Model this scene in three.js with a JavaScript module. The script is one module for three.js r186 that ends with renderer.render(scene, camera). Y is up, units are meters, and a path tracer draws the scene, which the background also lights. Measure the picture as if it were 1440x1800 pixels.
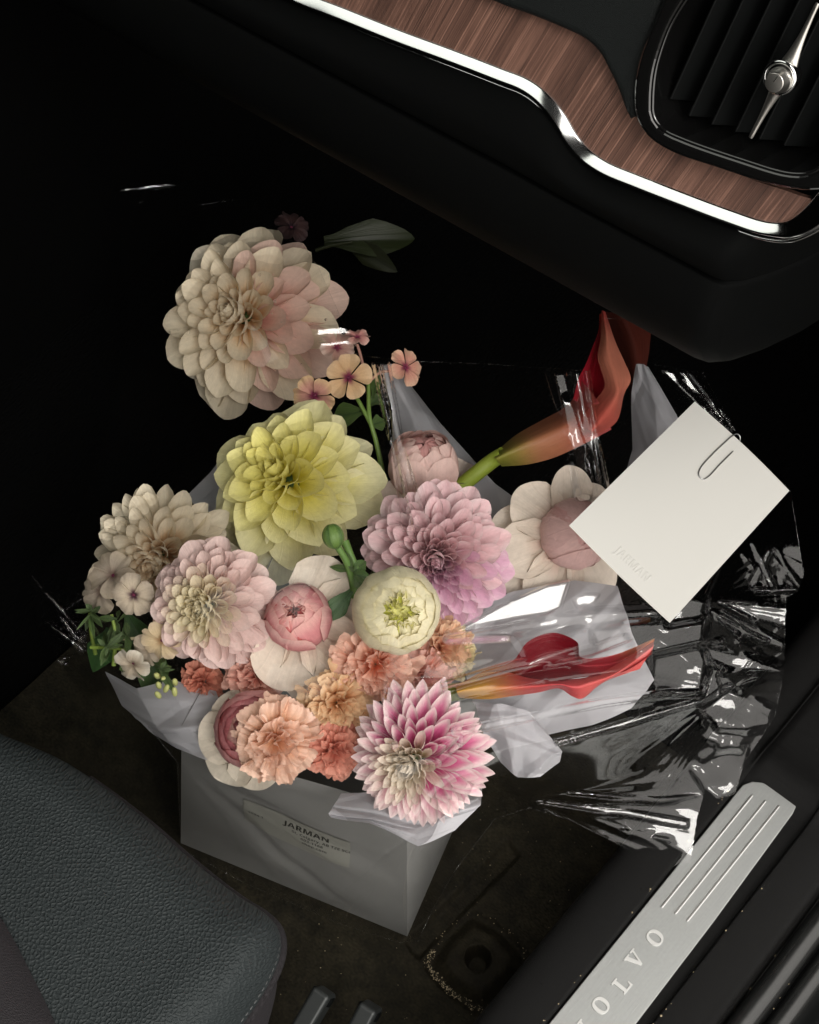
import * as THREE from 'three';
import { ImprovedNoise } from 'three/addons/math/ImprovedNoise.js';
import { mergeGeometries } from 'three/addons/utils/BufferGeometryUtils.js';
import { RoundedBoxGeometry } from 'three/addons/geometries/RoundedBoxGeometry.js';
import { TextGeometry } from 'three/addons/geometries/TextGeometry.js';
import { FontLoader } from 'three/addons/loaders/FontLoader.js';

// ---------------------------------------------------------------- camera, sky, sun, exposure
const V3 = (x, y, z) => new THREE.Vector3(x, y, z);
const scene = new THREE.Scene();
const FOV = 33, PITCH = 58 * Math.PI / 180;
const camera = new THREE.PerspectiveCamera(FOV, 0.8, 0.05, 200);
const CAM = V3(0, 1.25, 0.59);
const DF = V3(0, -Math.sin(PITCH), -Math.cos(PITCH)), DU = V3(0, Math.cos(PITCH), -Math.sin(PITCH)), DR = V3(1, 0, 0);
camera.position.copy(CAM);
camera.lookAt(CAM.clone().add(DF));
scene.add(camera);
const EXPOSURE = 2.95;
const renderer = new THREE.WebGLRenderer({ antialias: true });
renderer.setSize(819, 1024);
renderer.toneMapping = THREE.LinearToneMapping;
renderer.toneMappingExposure = EXPOSURE;
renderer.shadowMap.enabled = true;
// the car's own axes: forward, and outward through the open door
const FW = V3(0.65, 0, -0.76).normalize(), OUT = V3(0.76, 0, 0.65).normalize();
{ // overcast sky, a little brighter overhead
  const w = 128, h = 64, d = new Float32Array(w * h * 4);
  for (let j = 0; j < h; j++) for (let i = 0; i < w; i++) {
    const el = ((j + 0.5) / h - 0.5) * Math.PI, k = (j * w + i) * 4;
    const up = el > 0 ? 0.75 + 0.35 * Math.sin(el) : 0.12;
    d[k] = up * 1.03; d[k + 1] = up * 0.985; d[k + 2] = up * 0.925; d[k + 3] = 1;
  }
  const t = new THREE.DataTexture(d, w, h, THREE.RGBAFormat, THREE.FloatType);
  t.mapping = THREE.EquirectangularReflectionMapping; t.magFilter = THREE.LinearFilter; t.needsUpdate = true;
  scene.background = t; scene.environment = t;
}
const sun = new THREE.DirectionalLight(new THREE.Color(1, 0.97, 0.92), 0.5);
{ // a veiled sun, high over the open door
  const s = OUT.clone().multiplyScalar(0.66).addScaledVector(FW, -0.28); s.y = 0.85;
  sun.position.copy(s.multiplyScalar(6)); sun.target.position.set(0, 0.1, 0);
  sun.castShadow = true; sun.shadow.radius = 34;
  sun.shadow.mapSize.set(2048, 2048);
  Object.assign(sun.shadow.camera, { left: -1.5, right: 1.5, top: 1.5, bottom: -1.5, near: 0.1, far: 20 });
  scene.add(sun, sun.target);
}

// ---------------------------------------------------------------- helpers
function rng(seed) { let a = seed >>> 0; return () => { a = (a + 0x6D2B79F5) | 0; let t = Math.imul(a ^ (a >>> 15), 1 | a); t = (t + Math.imul(t ^ (t >>> 7), 61 | t)) ^ t; return ((t ^ (t >>> 14)) >>> 0) / 4294967296; }; }
const perlin = new ImprovedNoise();
const noise = (x, y, z = 0.37) => perlin.noise(x, y, z);
const lerp = (a, b, t) => a + (b - a) * t, clamp = (x, a = 0, b = 1) => Math.min(b, Math.max(a, x));
const smooth = (a, b, x) => { const t = clamp((x - a) / (b - a)); return t * t * (3 - 2 * t); };
const mix3 = (a, b, t) => [lerp(a[0], b[0], t), lerp(a[1], b[1], t), lerp(a[2], b[2], t)];
const lin = hex => { const c = new THREE.Color(hex); return [c.r, c.g, c.b]; };
const F = 900 / Math.tan(FOV / 2 * Math.PI / 180);           // photograph pixels (1440 x 1800) per unit at distance one
const ray = (px, py) => DF.clone().addScaledVector(DR, (px - 720) / F).addScaledVector(DU, (900 - py) / F);
const atD = (px, py, d) => CAM.clone().addScaledVector(ray(px, py), d);
const atY = (px, py, y) => { const r = ray(px, py); return CAM.clone().addScaledVector(r, (y - CAM.y) / r.y); };
const depthAtY = (px, py, y) => (y - CAM.y) / ray(px, py).y;
const depthOnPlane = (px, py, p0, n) => n.dot(p0.clone().sub(CAM)) / n.dot(ray(px, py));
const atPlane = (px, py, p0, n) => CAM.clone().addScaledVector(ray(px, py), depthOnPlane(px, py, p0, n));
const names = {};
function numbered(n) { const k = names[n] = (names[n] ?? -1) + 1; return k ? n + '_' + String(k).padStart(3, '0') : n; }
function shadow(o) { o.castShadow = o.receiveShadow = true; return o; }
function tag(o, label, category, group) { o.userData = { ...o.userData, label, category }; if (group) o.userData.group = group; return o; }
function thing(name, label, category, pos = V3(0, 0, 0), group) { const g = new THREE.Group(); g.name = numbered(name); g.position.copy(pos); scene.add(g); return tag(g, label, category, group); }
function part(name, geo, mat, parent) { const m = shadow(new THREE.Mesh(geo, mat)); m.name = name; parent.add(m); return m; }
function struct(name, geo, mat) { const m = shadow(new THREE.Mesh(geo, mat)); m.name = numbered(name); m.userData.kind = 'structure'; scene.add(m); return m; }
function patch(fn, nu, nv, col) {                               // a surface from (u, v) in 0..1
  const p = [], uv = [], c = [], ix = [];
  for (let j = 0; j <= nv; j++) for (let i = 0; i <= nu; i++) {
    const u = i / nu, v = j / nv, q = fn(u, v);
    if (q.isVector3) p.push(q.x, q.y, q.z); else p.push(q[0], q[1], q[2]);
    uv.push(u, v);
    if (col) c.push(...col(u, v));
  }
  for (let j = 0; j < nv; j++) for (let i = 0; i < nu; i++) { const a = j * (nu + 1) + i, b = a + nu + 1; ix.push(a, a + 1, b, a + 1, b + 1, b); }
  const g = new THREE.BufferGeometry();
  g.setAttribute('position', new THREE.Float32BufferAttribute(p, 3));
  g.setAttribute('uv', new THREE.Float32BufferAttribute(uv, 2));
  if (col) g.setAttribute('color', new THREE.Float32BufferAttribute(c, 3));
  g.setIndex(ix); g.computeVertexNormals();
  return g;
}
function scaleUV(g, sx, sy) { const a = g.attributes.uv; for (let i = 0; i < a.count; i++) a.setXY(i, a.getX(i) * sx, a.getY(i) * sy); return g; }
function cat(p, t) {                                             // Catmull-Rom through a list of numbers or arrays
  const n = p.length - 1, x = clamp(t) * n, i = Math.min(n - 1, Math.floor(x)), f = x - i;
  const g = k => p[clamp(k, 0, n)], a = g(i - 1), b = g(i), c = g(i + 1), d = g(i + 2);
  const h = (a, b, c, d) => 0.5 * (2 * b + (c - a) * f + (2 * a - 5 * b + 4 * c - d) * f * f + (3 * b - a - 3 * c + d) * f * f * f);
  return Array.isArray(b) ? b.map((_, k) => h(a[k], b[k], c[k], d[k])) : h(a, b, c, d);
}
const vcat = (p, t) => V3(...cat(p.map(q => [q.x, q.y, q.z]), t));
function tube(pts, r, seg = 40, rad = 8, closed = false) { return new THREE.TubeGeometry(new THREE.CatmullRomCurve3(pts, closed, 'centripetal'), seg, r, rad, closed); }
function taperTube(pts, r0, r1, seg = 24, rad = 8) {
  const g = tube(pts, 1, seg, rad), c = new THREE.CatmullRomCurve3(pts, false, 'centripetal'), a = g.attributes.position;
  for (let i = 0; i <= seg; i++) { const o = c.getPointAt(i / seg), r = lerp(r0, r1, i / seg); for (let j = 0; j <= rad; j++) { const k = i * (rad + 1) + j; a.setXYZ(k, o.x + (a.getX(k) - o.x) * r, o.y + (a.getY(k) - o.y) * r, o.z + (a.getZ(k) - o.z) * r); } }
  return g;
}

// ---------------------------------------------------------------- textures
function tex(w, h, fn, srgb) {
  const d = new Uint8Array(w * h * 4);
  for (let j = 0; j < h; j++) for (let i = 0; i < w; i++) { const c = fn(i / w, j / h), k = (j * w + i) * 4; for (let q = 0; q < 3; q++) d[k + q] = clamp(Array.isArray(c) ? c[q] : c) * 255; d[k + 3] = 255; }
  const t = new THREE.DataTexture(d, w, h, THREE.RGBAFormat, THREE.UnsignedByteType);
  t.wrapS = t.wrapT = THREE.RepeatWrapping; t.magFilter = THREE.LinearFilter; t.minFilter = THREE.LinearMipmapLinearFilter; t.generateMipmaps = true;
  if (srgb) t.colorSpace = THREE.SRGBColorSpace;
  t.needsUpdate = true; return t;
}
function tnoise(u, v, f, s = 0) { return lerp(lerp(noise(u * f, v * f, s), noise((u - 1) * f, v * f, s), u), lerp(noise(u * f, (v - 1) * f, s), noise((u - 1) * f, (v - 1) * f, s), u), v); }
function cells(n, seed, jitter = 0.9) {                           // distance to the nearest edge between cells, tiling
  const r = rng(seed), pts = []; for (let i = 0; i < n * n; i++) pts.push([r(), r()]);
  return (u, v) => {
    const x = u * n, y = v * n, ci = Math.floor(x), cj = Math.floor(y); let a = 9, b = 9;
    for (let dj = -1; dj <= 1; dj++) for (let di = -1; di <= 1; di++) {
      const q = pts[((cj + dj + n) % n) * n + (ci + di + n) % n];
      const dx = ci + di + 0.5 + (q[0] - 0.5) * jitter - x, dy = cj + dj + 0.5 + (q[1] - 0.5) * jitter - y, d = Math.hypot(dx, dy);
      if (d < a) { b = a; a = d; } else if (d < b) b = d;
    }
    return b - a;
  };
}
const pebble = cells(34, 5), pebble2 = cells(61, 9);
const leatherBump = tex(1024, 1024, (u, v) => { const w = 0.012 * tnoise(u, v, 9, 1), w2 = 0.012 * tnoise(u, v, 9, 7); const a = (u + w + 1) % 1, b = (v + w2 + 1) % 1; return 0.75 * smooth(0, 0.6, pebble(a, b)) + 0.15 * smooth(0, 0.5, pebble2(a, b)) + 0.08 * tnoise(u, v, 60, 3); });
const grainBump = tex(512, 512, (u, v) => 0.5 + 0.3 * smooth(0, 0.4, pebble2(u, v)) + 0.15 * tnoise(u, v, 90, 2));
const woodRows = (() => { const r = rng(77), n = 2048, a = new Float32Array(n), c = new Float32Array(n); for (let k = 0; k < 260; k++) { const x = r(), w = 0.0006 + 0.003 * r() * r(), s = (r() < 0.5 ? -1 : 1) * (0.2 + r()); for (let i = 0; i < n; i++) { let d = Math.abs(i / n - x); d = Math.min(d, 1 - d); a[i] += s * Math.exp(-d * d / w / w); } } for (let i = 0; i < n; i++) c[i] = noise(i / n * 9, 0.3) * 0.5; return [a, c]; })();
const woodMap = tex(1024, 512, (u, v) => {
  const x = (u + 0.0022 * tnoise(u, v, 6, 1) + 1) % 1, i = Math.floor(x * 2048) % 2048;
  const k = clamp(0.47 + 0.22 * woodRows[0][i] * (0.75 + 0.6 * tnoise(u, v, 5, 9)) + 0.35 * woodRows[1][i] + 0.16 * tnoise(u, (v * 0.25) % 1, 64, 5));
  return k < 0.5 ? mix3([0.13, 0.085, 0.07], [0.37, 0.265, 0.225], k * 2) : mix3([0.37, 0.265, 0.225], [0.66, 0.50, 0.43], (k - 0.5) * 2);
}, true);
const woodBump = tex(1024, 128, (u, v) => { const i = Math.floor(((u + 0.0022 * tnoise(u, v, 6, 1) + 1) % 1) * 2048) % 2048; return 0.5 + 0.2 * woodRows[0][i]; });
const veinRows = (() => { const r = rng(12), n = 256, a = new Float32Array(n); for (let k = 0; k < 34; k++) { const x = r(), w = 0.006 + 0.012 * r(), s = r() - 0.5; for (let i = 0; i < n; i++) { const d = i / n - x; a[i] += s * Math.exp(-d * d / w / w); } } return a; })();
const vein = (u, v) => { const i = clamp(Math.floor((0.5 + (v - 0.5) * (0.75 + 0.35 * Math.sin(u * 3))) * 256), 0, 255); return veinRows[i]; };
const petalBump = tex(256, 256, (u, v) => 0.5 + 0.32 * vein(u, v) + 0.12 * tnoise(u, v, 24, 3));
const petalMap = tex(256, 256, (u, v) => { const k = 0.945 + 0.05 * vein(u, v) + 0.05 * tnoise(u, v, 14, 4) + 0.03 * tnoise(u, v, 50, 8); return [k, k * 0.995, k * 0.985]; }, true);
const speckMap = tex(512, 512, (u, v) => { const n = tnoise(u, v, 6, 1) * 0.5 + tnoise(u, v, 22, 5) * 0.4 + tnoise(u, v, 90, 2) * 0.5; const k = 0.62 + 0.55 * n; const dust = smooth(0.42, 0.62, tnoise(u, v, 120, 8) + 0.25 * tnoise(u, v, 8, 3)); return mix3([k, k * 0.95, k * 0.82], [1, 0.9, 0.7], dust * 0.6); }, true);
const fibreBump = tex(512, 512, (u, v) => 0.5 + 0.5 * tnoise(u, v, 110, 1) + 0.3 * tnoise(u, v, 50, 6));
const brushBump = tex(512, 256, (u, v) => 0.5 + 0.35 * noise(u * 3, v * 256, 4) + 0.2 * noise(u * 8, v * 120, 2));
const scuffRough = tex(512, 512, (u, v) => 0.62 + 0.25 * tnoise(u, v, 8, 1) + 0.2 * tnoise(u, v, 40, 5));
const scuffMap = tex(1024, 512, (u, v) => { const a = tnoise(u, v, 5, 2), streak = smooth(0.28, 0.62, noise(u * 26, v * 150, 6) + 0.5 * a - 0.1) * smooth(-0.1, 0.35, tnoise(u, v, 7, 9)), dot = smooth(0.5, 0.7, tnoise(u, v, 130, 4) + 0.2 * a); const k = 0.13 + 0.05 * tnoise(u, v, 30, 3) + 0.3 * streak + 0.4 * dot; return [k, k * 0.98, k * 0.93]; });
const plateMap = tex(512, 512, (u, v) => { const k = 0.9 + 0.03 * tnoise(u, v, 6, 1) + 0.06 * noise(u * 5, v * 260, 4) + 0.05 * tnoise(u, v, 60, 5), d = 0.25 * smooth(0.9, 0.95, tnoise(u, v, 70, 9) + 0.3 * tnoise(u, v, 9, 2)); return [k * (1 - 0.5 * d), k * (1 - 0.52 * d), k * (1 - 0.58 * d)]; });
const paperBump = tex(512, 512, (u, v) => 0.5 + 0.25 * tnoise(u, v, 40, 1) + 0.25 * tnoise(u, v, 120, 5));
const rep = (t, x, y = x, rot = 0) => { const c = t.clone(); c.repeat.set(x, y); c.rotation = rot; c.needsUpdate = true; return c; };

// ---------------------------------------------------------------- materials
const S = o => new THREE.MeshStandardMaterial({ side: THREE.DoubleSide, ...o }), K = o => new THREE.MeshPhysicalMaterial({ side: THREE.DoubleSide, specularIntensity: 0.25, ...o }), P = o => new THREE.MeshPhysicalMaterial({ side: THREE.DoubleSide, ...o });
const M = {
  dashLeather: K({ color: lin3(0.008, 0.0095, 0.0095), roughness: 0.55, bumpMap: rep(grainBump, 22), bumpScale: 0.0004 }),
  lowerDash: K({ specularIntensity: 0.12, color: lin3(0.001, 0.0012, 0.0012), roughness: 0.6, bumpMap: rep(grainBump, 14), bumpScale: 0.0002 }),
  wood: S({ map: woodMap, roughness: 0.5, bumpMap: woodBump, bumpScale: 0.0002 }),
  chrome: S({ color: lin3(0.82, 0.83, 0.83), metalness: 1, roughness: 0.12 }),
  satin: S({ color: lin3(0.62, 0.6, 0.56), metalness: 1, roughness: 0.32 }),
  gloss: P({ color: lin3(0.004, 0.004, 0.004), roughness: 0.12, clearcoat: 1, clearcoatRoughness: 0.04 }),
  blackPlastic: K({ color: lin3(0.003, 0.0034, 0.0034), roughness: 0.5 }),
  deepBlack: K({ color: lin3(0.004, 0.004, 0.004), roughness: 0.95 }),
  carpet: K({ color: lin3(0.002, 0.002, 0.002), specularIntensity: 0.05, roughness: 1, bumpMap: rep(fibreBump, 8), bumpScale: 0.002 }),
  seat: K({ color: lin3(0.0225, 0.027, 0.0282), roughness: 0.45, bumpMap: leatherBump, bumpScale: 0.0006 }),
  seatSide: K({ color: lin3(0.022, 0.02, 0.022), roughness: 0.6, bumpMap: rep(leatherBump, 2), bumpScale: 0.0003 }),
  stitch: S({ color: lin3(0.07, 0.07, 0.07), roughness: 0.8 }),
  mat: K({ color: lin3(0.036, 0.034, 0.027), map: speckMap, roughness: 0.75, bumpMap: fibreBump, bumpScale: 0.0006 }),
  sill: K({ color: lin3(0.03, 0.03, 0.0315), map: rep(scuffMap, 2, 3, 1.5708), roughness: 0.55, roughnessMap: scuffRough, bumpMap: rep(grainBump, 16), bumpScale: 0.0003 }),
  rubber: S({ map: rep(scuffMap, 6, 1), color: lin3(0.055, 0.058, 0.06), roughness: 0.5, roughnessMap: scuffRough }),
  plate: S({ color: lin3(0.38, 0.39, 0.385), map: plateMap, metalness: 0.85, roughness: 0.44, bumpMap: rep(brushBump, 3, 2), bumpScale: 0.0001 }),
  plateBright: S({ color: lin3(0.58, 0.58, 0.57), metalness: 0.85, roughness: 0.45 }),
  grit: S({ color: lin3(0.28, 0.23, 0.15), roughness: 1 }),
  steel: S({ color: lin3(0.4, 0.4, 0.4), metalness: 1, roughness: 0.3 }),
  rail: S({ color: lin3(0.03, 0.033, 0.033), metalness: 0.4, roughness: 0.4 }),
  petal: P({ vertexColors: true, map: petalMap, roughness: 0.62, bumpMap: petalBump, bumpScale: 0.0006, transmission: 0.27, thickness: 0, specularIntensity: 0.4 }),
  leaf: P({ vertexColors: true, map: petalMap, roughness: 0.5, bumpMap: petalBump, bumpScale: 0.0008, transmission: 0.15, thickness: 0 }),
  stem: S({ vertexColors: true, roughness: 0.5 }),
  tissue: P({ color: lin3(0.60, 0.595, 0.63), roughness: 0.9, bumpMap: rep(paperBump, 3), bumpScale: 0.0002, transmission: 0.5, thickness: 0, specularIntensity: 0.2 }),
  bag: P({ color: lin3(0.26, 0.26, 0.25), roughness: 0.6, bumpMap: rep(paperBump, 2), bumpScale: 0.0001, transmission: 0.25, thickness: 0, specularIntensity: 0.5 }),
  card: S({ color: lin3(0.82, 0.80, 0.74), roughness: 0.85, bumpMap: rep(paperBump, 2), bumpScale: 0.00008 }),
  film: P({ color: lin3(0.97, 0.97, 0.97), roughness: 0.06, transmission: 1, thickness: 0, ior: 1.5 }),
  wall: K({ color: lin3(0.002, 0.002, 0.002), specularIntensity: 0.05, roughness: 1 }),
  tint: P({ color: lin3(0.68, 0.7, 0.69), roughness: 0, transmission: 1, thickness: 0, ior: 1.5 }),
  asphalt: S({ color: lin3(0.035, 0.036, 0.038), map: speckMap, roughness: 0.9 }),
  water: P({ color: lin3(1, 1, 1), roughness: 0.02, transmission: 1, thickness: 0.002, ior: 1.33 }),
};
function lin3(r, g, b) { return new THREE.Color().setRGB(r, g, b); }

// ---------------------------------------------------------------- setting: floor, walls, roof, ground
const SILL0 = atY(1138, 1587, 0.13);                              // on the inner edge of the sill plate
const carAt = (f, o, y) => SILL0.clone().setY(0).addScaledVector(FW, f).addScaledVector(OUT, o).setY(y);
function carBox(f0, f1, o0, o1, y0, y1) {
  const g = new THREE.BoxGeometry(f1 - f0, y1 - y0, o1 - o0), m = new THREE.Matrix4().makeBasis(FW, V3(0, 1, 0), OUT.clone());
  m.setPosition(carAt((f0 + f1) / 2, (o0 + o1) / 2, (y0 + y1) / 2));
  return g.applyMatrix4(m);
}
struct('ground', new THREE.BoxGeometry(80, 0.1, 80).translate(0, -0.45, 0), M.asphalt);
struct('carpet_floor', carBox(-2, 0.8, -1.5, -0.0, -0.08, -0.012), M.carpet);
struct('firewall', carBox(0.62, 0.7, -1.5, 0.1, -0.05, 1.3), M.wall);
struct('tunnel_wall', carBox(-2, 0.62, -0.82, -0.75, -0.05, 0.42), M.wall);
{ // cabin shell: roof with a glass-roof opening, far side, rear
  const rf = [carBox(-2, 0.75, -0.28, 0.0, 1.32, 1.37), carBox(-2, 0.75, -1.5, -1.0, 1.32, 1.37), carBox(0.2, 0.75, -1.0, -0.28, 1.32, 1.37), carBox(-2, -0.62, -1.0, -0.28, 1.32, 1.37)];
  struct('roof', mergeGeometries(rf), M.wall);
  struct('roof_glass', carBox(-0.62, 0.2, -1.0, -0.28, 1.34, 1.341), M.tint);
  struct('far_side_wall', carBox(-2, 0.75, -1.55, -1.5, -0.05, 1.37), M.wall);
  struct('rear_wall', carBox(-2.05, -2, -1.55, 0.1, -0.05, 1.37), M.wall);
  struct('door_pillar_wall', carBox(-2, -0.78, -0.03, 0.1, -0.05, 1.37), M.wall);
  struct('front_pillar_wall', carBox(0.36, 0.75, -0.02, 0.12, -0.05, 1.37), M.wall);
}

// ---------------------------------------------------------------- dashboard
const TAU = 25 * Math.PI / 180, BK = V3(-0.593, 0, 0.805), UD = V3(0.805, 0, 0.593);
const ND = BK.clone().multiplyScalar(Math.cos(TAU)).add(V3(0, Math.sin(TAU), 0)), VD = V3(0, Math.cos(TAU), 0).addScaledVector(BK, -Math.sin(TAU));
const P0D = V3(0.06, 0.6, -0.06);
const dashMatrix = new THREE.Matrix4().makeBasis(UD, VD, ND).setPosition(P0D);
const dp = (px, py, h = 0) => { const p = atPlane(px, py, P0D.clone().addScaledVector(ND, h), ND).sub(P0D); return [p.dot(UD), p.dot(VD)]; };
const dpl = (list, h = 0) => list.map(([x, y]) => dp(x, y, h));
function dense(list, n = 80) { const c = new THREE.CatmullRomCurve3(list.map(p => V3(p[0], p[1], 0)), false, 'centripetal'); return c.getSpacedPoints(n).map(p => [p.x, p.y]); }
function shapeOf(pts) { const s = new THREE.Shape(); pts.forEach((p, i) => i ? s.lineTo(p[0], p[1]) : s.moveTo(p[0], p[1])); return s; }
function placeDash(name, label, cat) { const g = thing(name, label, cat); g.applyMatrix4(dashMatrix); return g; }
const dash = placeDash('dashboard', 'black leather dashboard with brown wood band and bright chrome strip above the flowers', 'dashboard');
const chromePx = [[300, -120], [440, -48], [530, -5], [600, 22], [700, 62], [800, 99], [880, 130], [925, 148], [955, 170], [985, 206], [1005, 240], [1030, 270], [1065, 294], [1120, 317], [1200, 348], [1280, 378], [1345, 399], [1385, 401], [1414, 388], [1440, 368], [1475, 330]];
const woodTopPx = [[640, -160], [760, -60], [900, 8], [930, 18], [1000, 46], [1040, 66], [1063, 88], [1078, 115], [1095, 150], [1110, 190], [1128, 222], [1150, 244], [1185, 261], [1250, 285], [1310, 312], [1370, 332], [1440, 350], [1475, 325]];
const chromeUV = dense(dpl(chromePx), 120), woodTopUV = dense(dpl(woodTopPx), 100);
{ // wood band, its grain running down and to the left in a straight veneer
  const g = new THREE.ExtrudeGeometry(shapeOf([...chromeUV, ...woodTopUV.slice().reverse()]), { depth: 0.004, bevelEnabled: false, curveSegments: 4 });
  g.translate(0, 0, -0.0045);
  const a = dp(1000, 180), b = dp(930, 290), gx = b[0] - a[0], gy = b[1] - a[1], l = Math.hypot(gx, gy), ux = gx / l, uy = gy / l, p = g.attributes.position, t = g.attributes.uv;
  for (let i = 0; i < p.count; i++) { const x = p.getX(i), y = p.getY(i); t.setXY(i, (x * -uy + y * ux) / 0.11, (x * ux + y * uy) / 0.25); }
  part('wood_trim', g, M.wood, dash);
}
{ // chrome strip: a faceted bead swept along the edge, with a fine lower lip
  const widen = u => 1 + 1.3 * smooth(0.9, 0.98, u);
  const bead = [[-0.0036, -0.002], [-0.0037, 0.0016], [-0.0034, 0.0028], [-0.0028, 0.0034], [-0.002, 0.00325], [0.0, 0.00215], [0.002, 0.00105], [0.0028, 0.0003], [0.0032, -0.0006], [0.0033, -0.002]];
  const gi = patchFrom(chromeUV, bead, widen); part('chrome_strip', gi, M.chrome, dash);
  const lower = chromeUV.map((p, i) => { const a = chromeUV[Math.max(0, i - 1)], b = chromeUV[Math.min(chromeUV.length - 1, i + 1)], tx = b[0] - a[0], ty = b[1] - a[1], l = Math.hypot(tx, ty), w = 0.0063 * (0.8 + 0.2 * widen(i / 120)); return [p[0] + ty / l * w, p[1] - tx / l * w]; });
  part('chrome_lip', tube(lower.map(p => V3(p[0], p[1], -0.0005)), 0.0009, 200, 8), M.chrome, dash);
  part('trim_groove', patchFrom(chromeUV.map((p, i) => [(p[0] + lower[i][0]) / 2, (p[1] + lower[i][1]) / 2]), [[-0.0035, -0.004], [0, -0.0035], [0.0035, -0.004]], () => 1), M.gloss, dash);
}
function patchFrom(line, prof, grow) {
  return patch((u, v) => {
    const n = line.length - 1, i = Math.round(u * n), a = line[Math.max(0, i - 1)], b = line[Math.min(n, i + 1)], tx = b[0] - a[0], ty = b[1] - a[1], l = Math.hypot(tx, ty), q = prof[Math.round(v * (prof.length - 1))], k = grow(u);
    return [line[i][0] - ty / l * q[0] * k, line[i][1] + tx / l * q[0] * k, q[1] * k];
  }, line.length - 1, prof.length - 1);
}
{ // upper pad of grained leather above the wood
  const cut = dp(1119, 205)[0], pts = [...woodTopUV.filter(p => p[0] < cut), dp(1128, 200), dp(1130, 150), dp(1150, 80), dp(1185, -20), dp(1215, -130), dp(1215, -260), dp(640, -260)];
  const g = new THREE.ExtrudeGeometry(shapeOf(pts), { depth: 0.008, bevelEnabled: true, bevelSize: 0.004, bevelThickness: 0.004, bevelSegments: 5, bevelOffset: -0.004 });
  part('upper_pad', g.translate(0, 0, -0.004), M.dashLeather, dash);
}
{ // padded lower face with a seam, turning under at the bottom and rounding off at the right end
  const uEnd = dp(1384, 430)[0], u0 = -0.75;
  const vTop = u => { const c = chromeUV; if (u <= c[0][0]) return c[0][1] + (c[0][0] - u) * 0; for (let i = 1; i < c.length; i++) if (c[i][0] >= u) return lerp(c[i - 1][1], c[i][1], (u - c[i - 1][0]) / Math.max(1e-6, c[i][0] - c[i - 1][0])); return c[c.length - 1][1]; };
  const vMin = dp(1380, 500)[1], vBot = dp(1080, 560)[1];
  const seamV = lerp(dp(1380, 503)[1], dp(900, 340)[1], 0.5);
  const prof = [[0, -0.008], [0.05, 0.001], [0.25, 0.008], [0.55, 0.010], [0.9, 0.006], [0.98, 0.002], [1.0, -0.003], [1.02, 0.0], [1.1, 0.003], [1.5, 0.0], [1.85, -0.012], [2.1, -0.04], [2.25, -0.09], [2.3, -0.2]];
  const g = patch((s, t) => {
    const u = s < 0.96 ? lerp(u0, uEnd, s / 0.96) : uEnd + 0.003 * (s - 0.96) / 0.04, k = t * (prof.length - 1), i = Math.min(prof.length - 2, Math.floor(k)), q = cat(prof, t);
    const vt = vTop(u) - 0.0045, v = q[0] < 1 ? lerp(vt, seamV, q[0]) : seamV - (q[0] - 1) * 0.06;
    const e = smooth(uEnd - 0.03, uEnd, u), end = 0.10 * (1 - Math.sqrt(Math.max(0, 1 - e * e)));
    return [u, v, q[1] - end - (s > 0.96 ? (s - 0.96) / 0.04 * 0.3 : 0)];
  }, 160, 78);
  part('lower_pad', scaleUV(g, 6, 2), M.lowerDash, dash);
}

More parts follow.
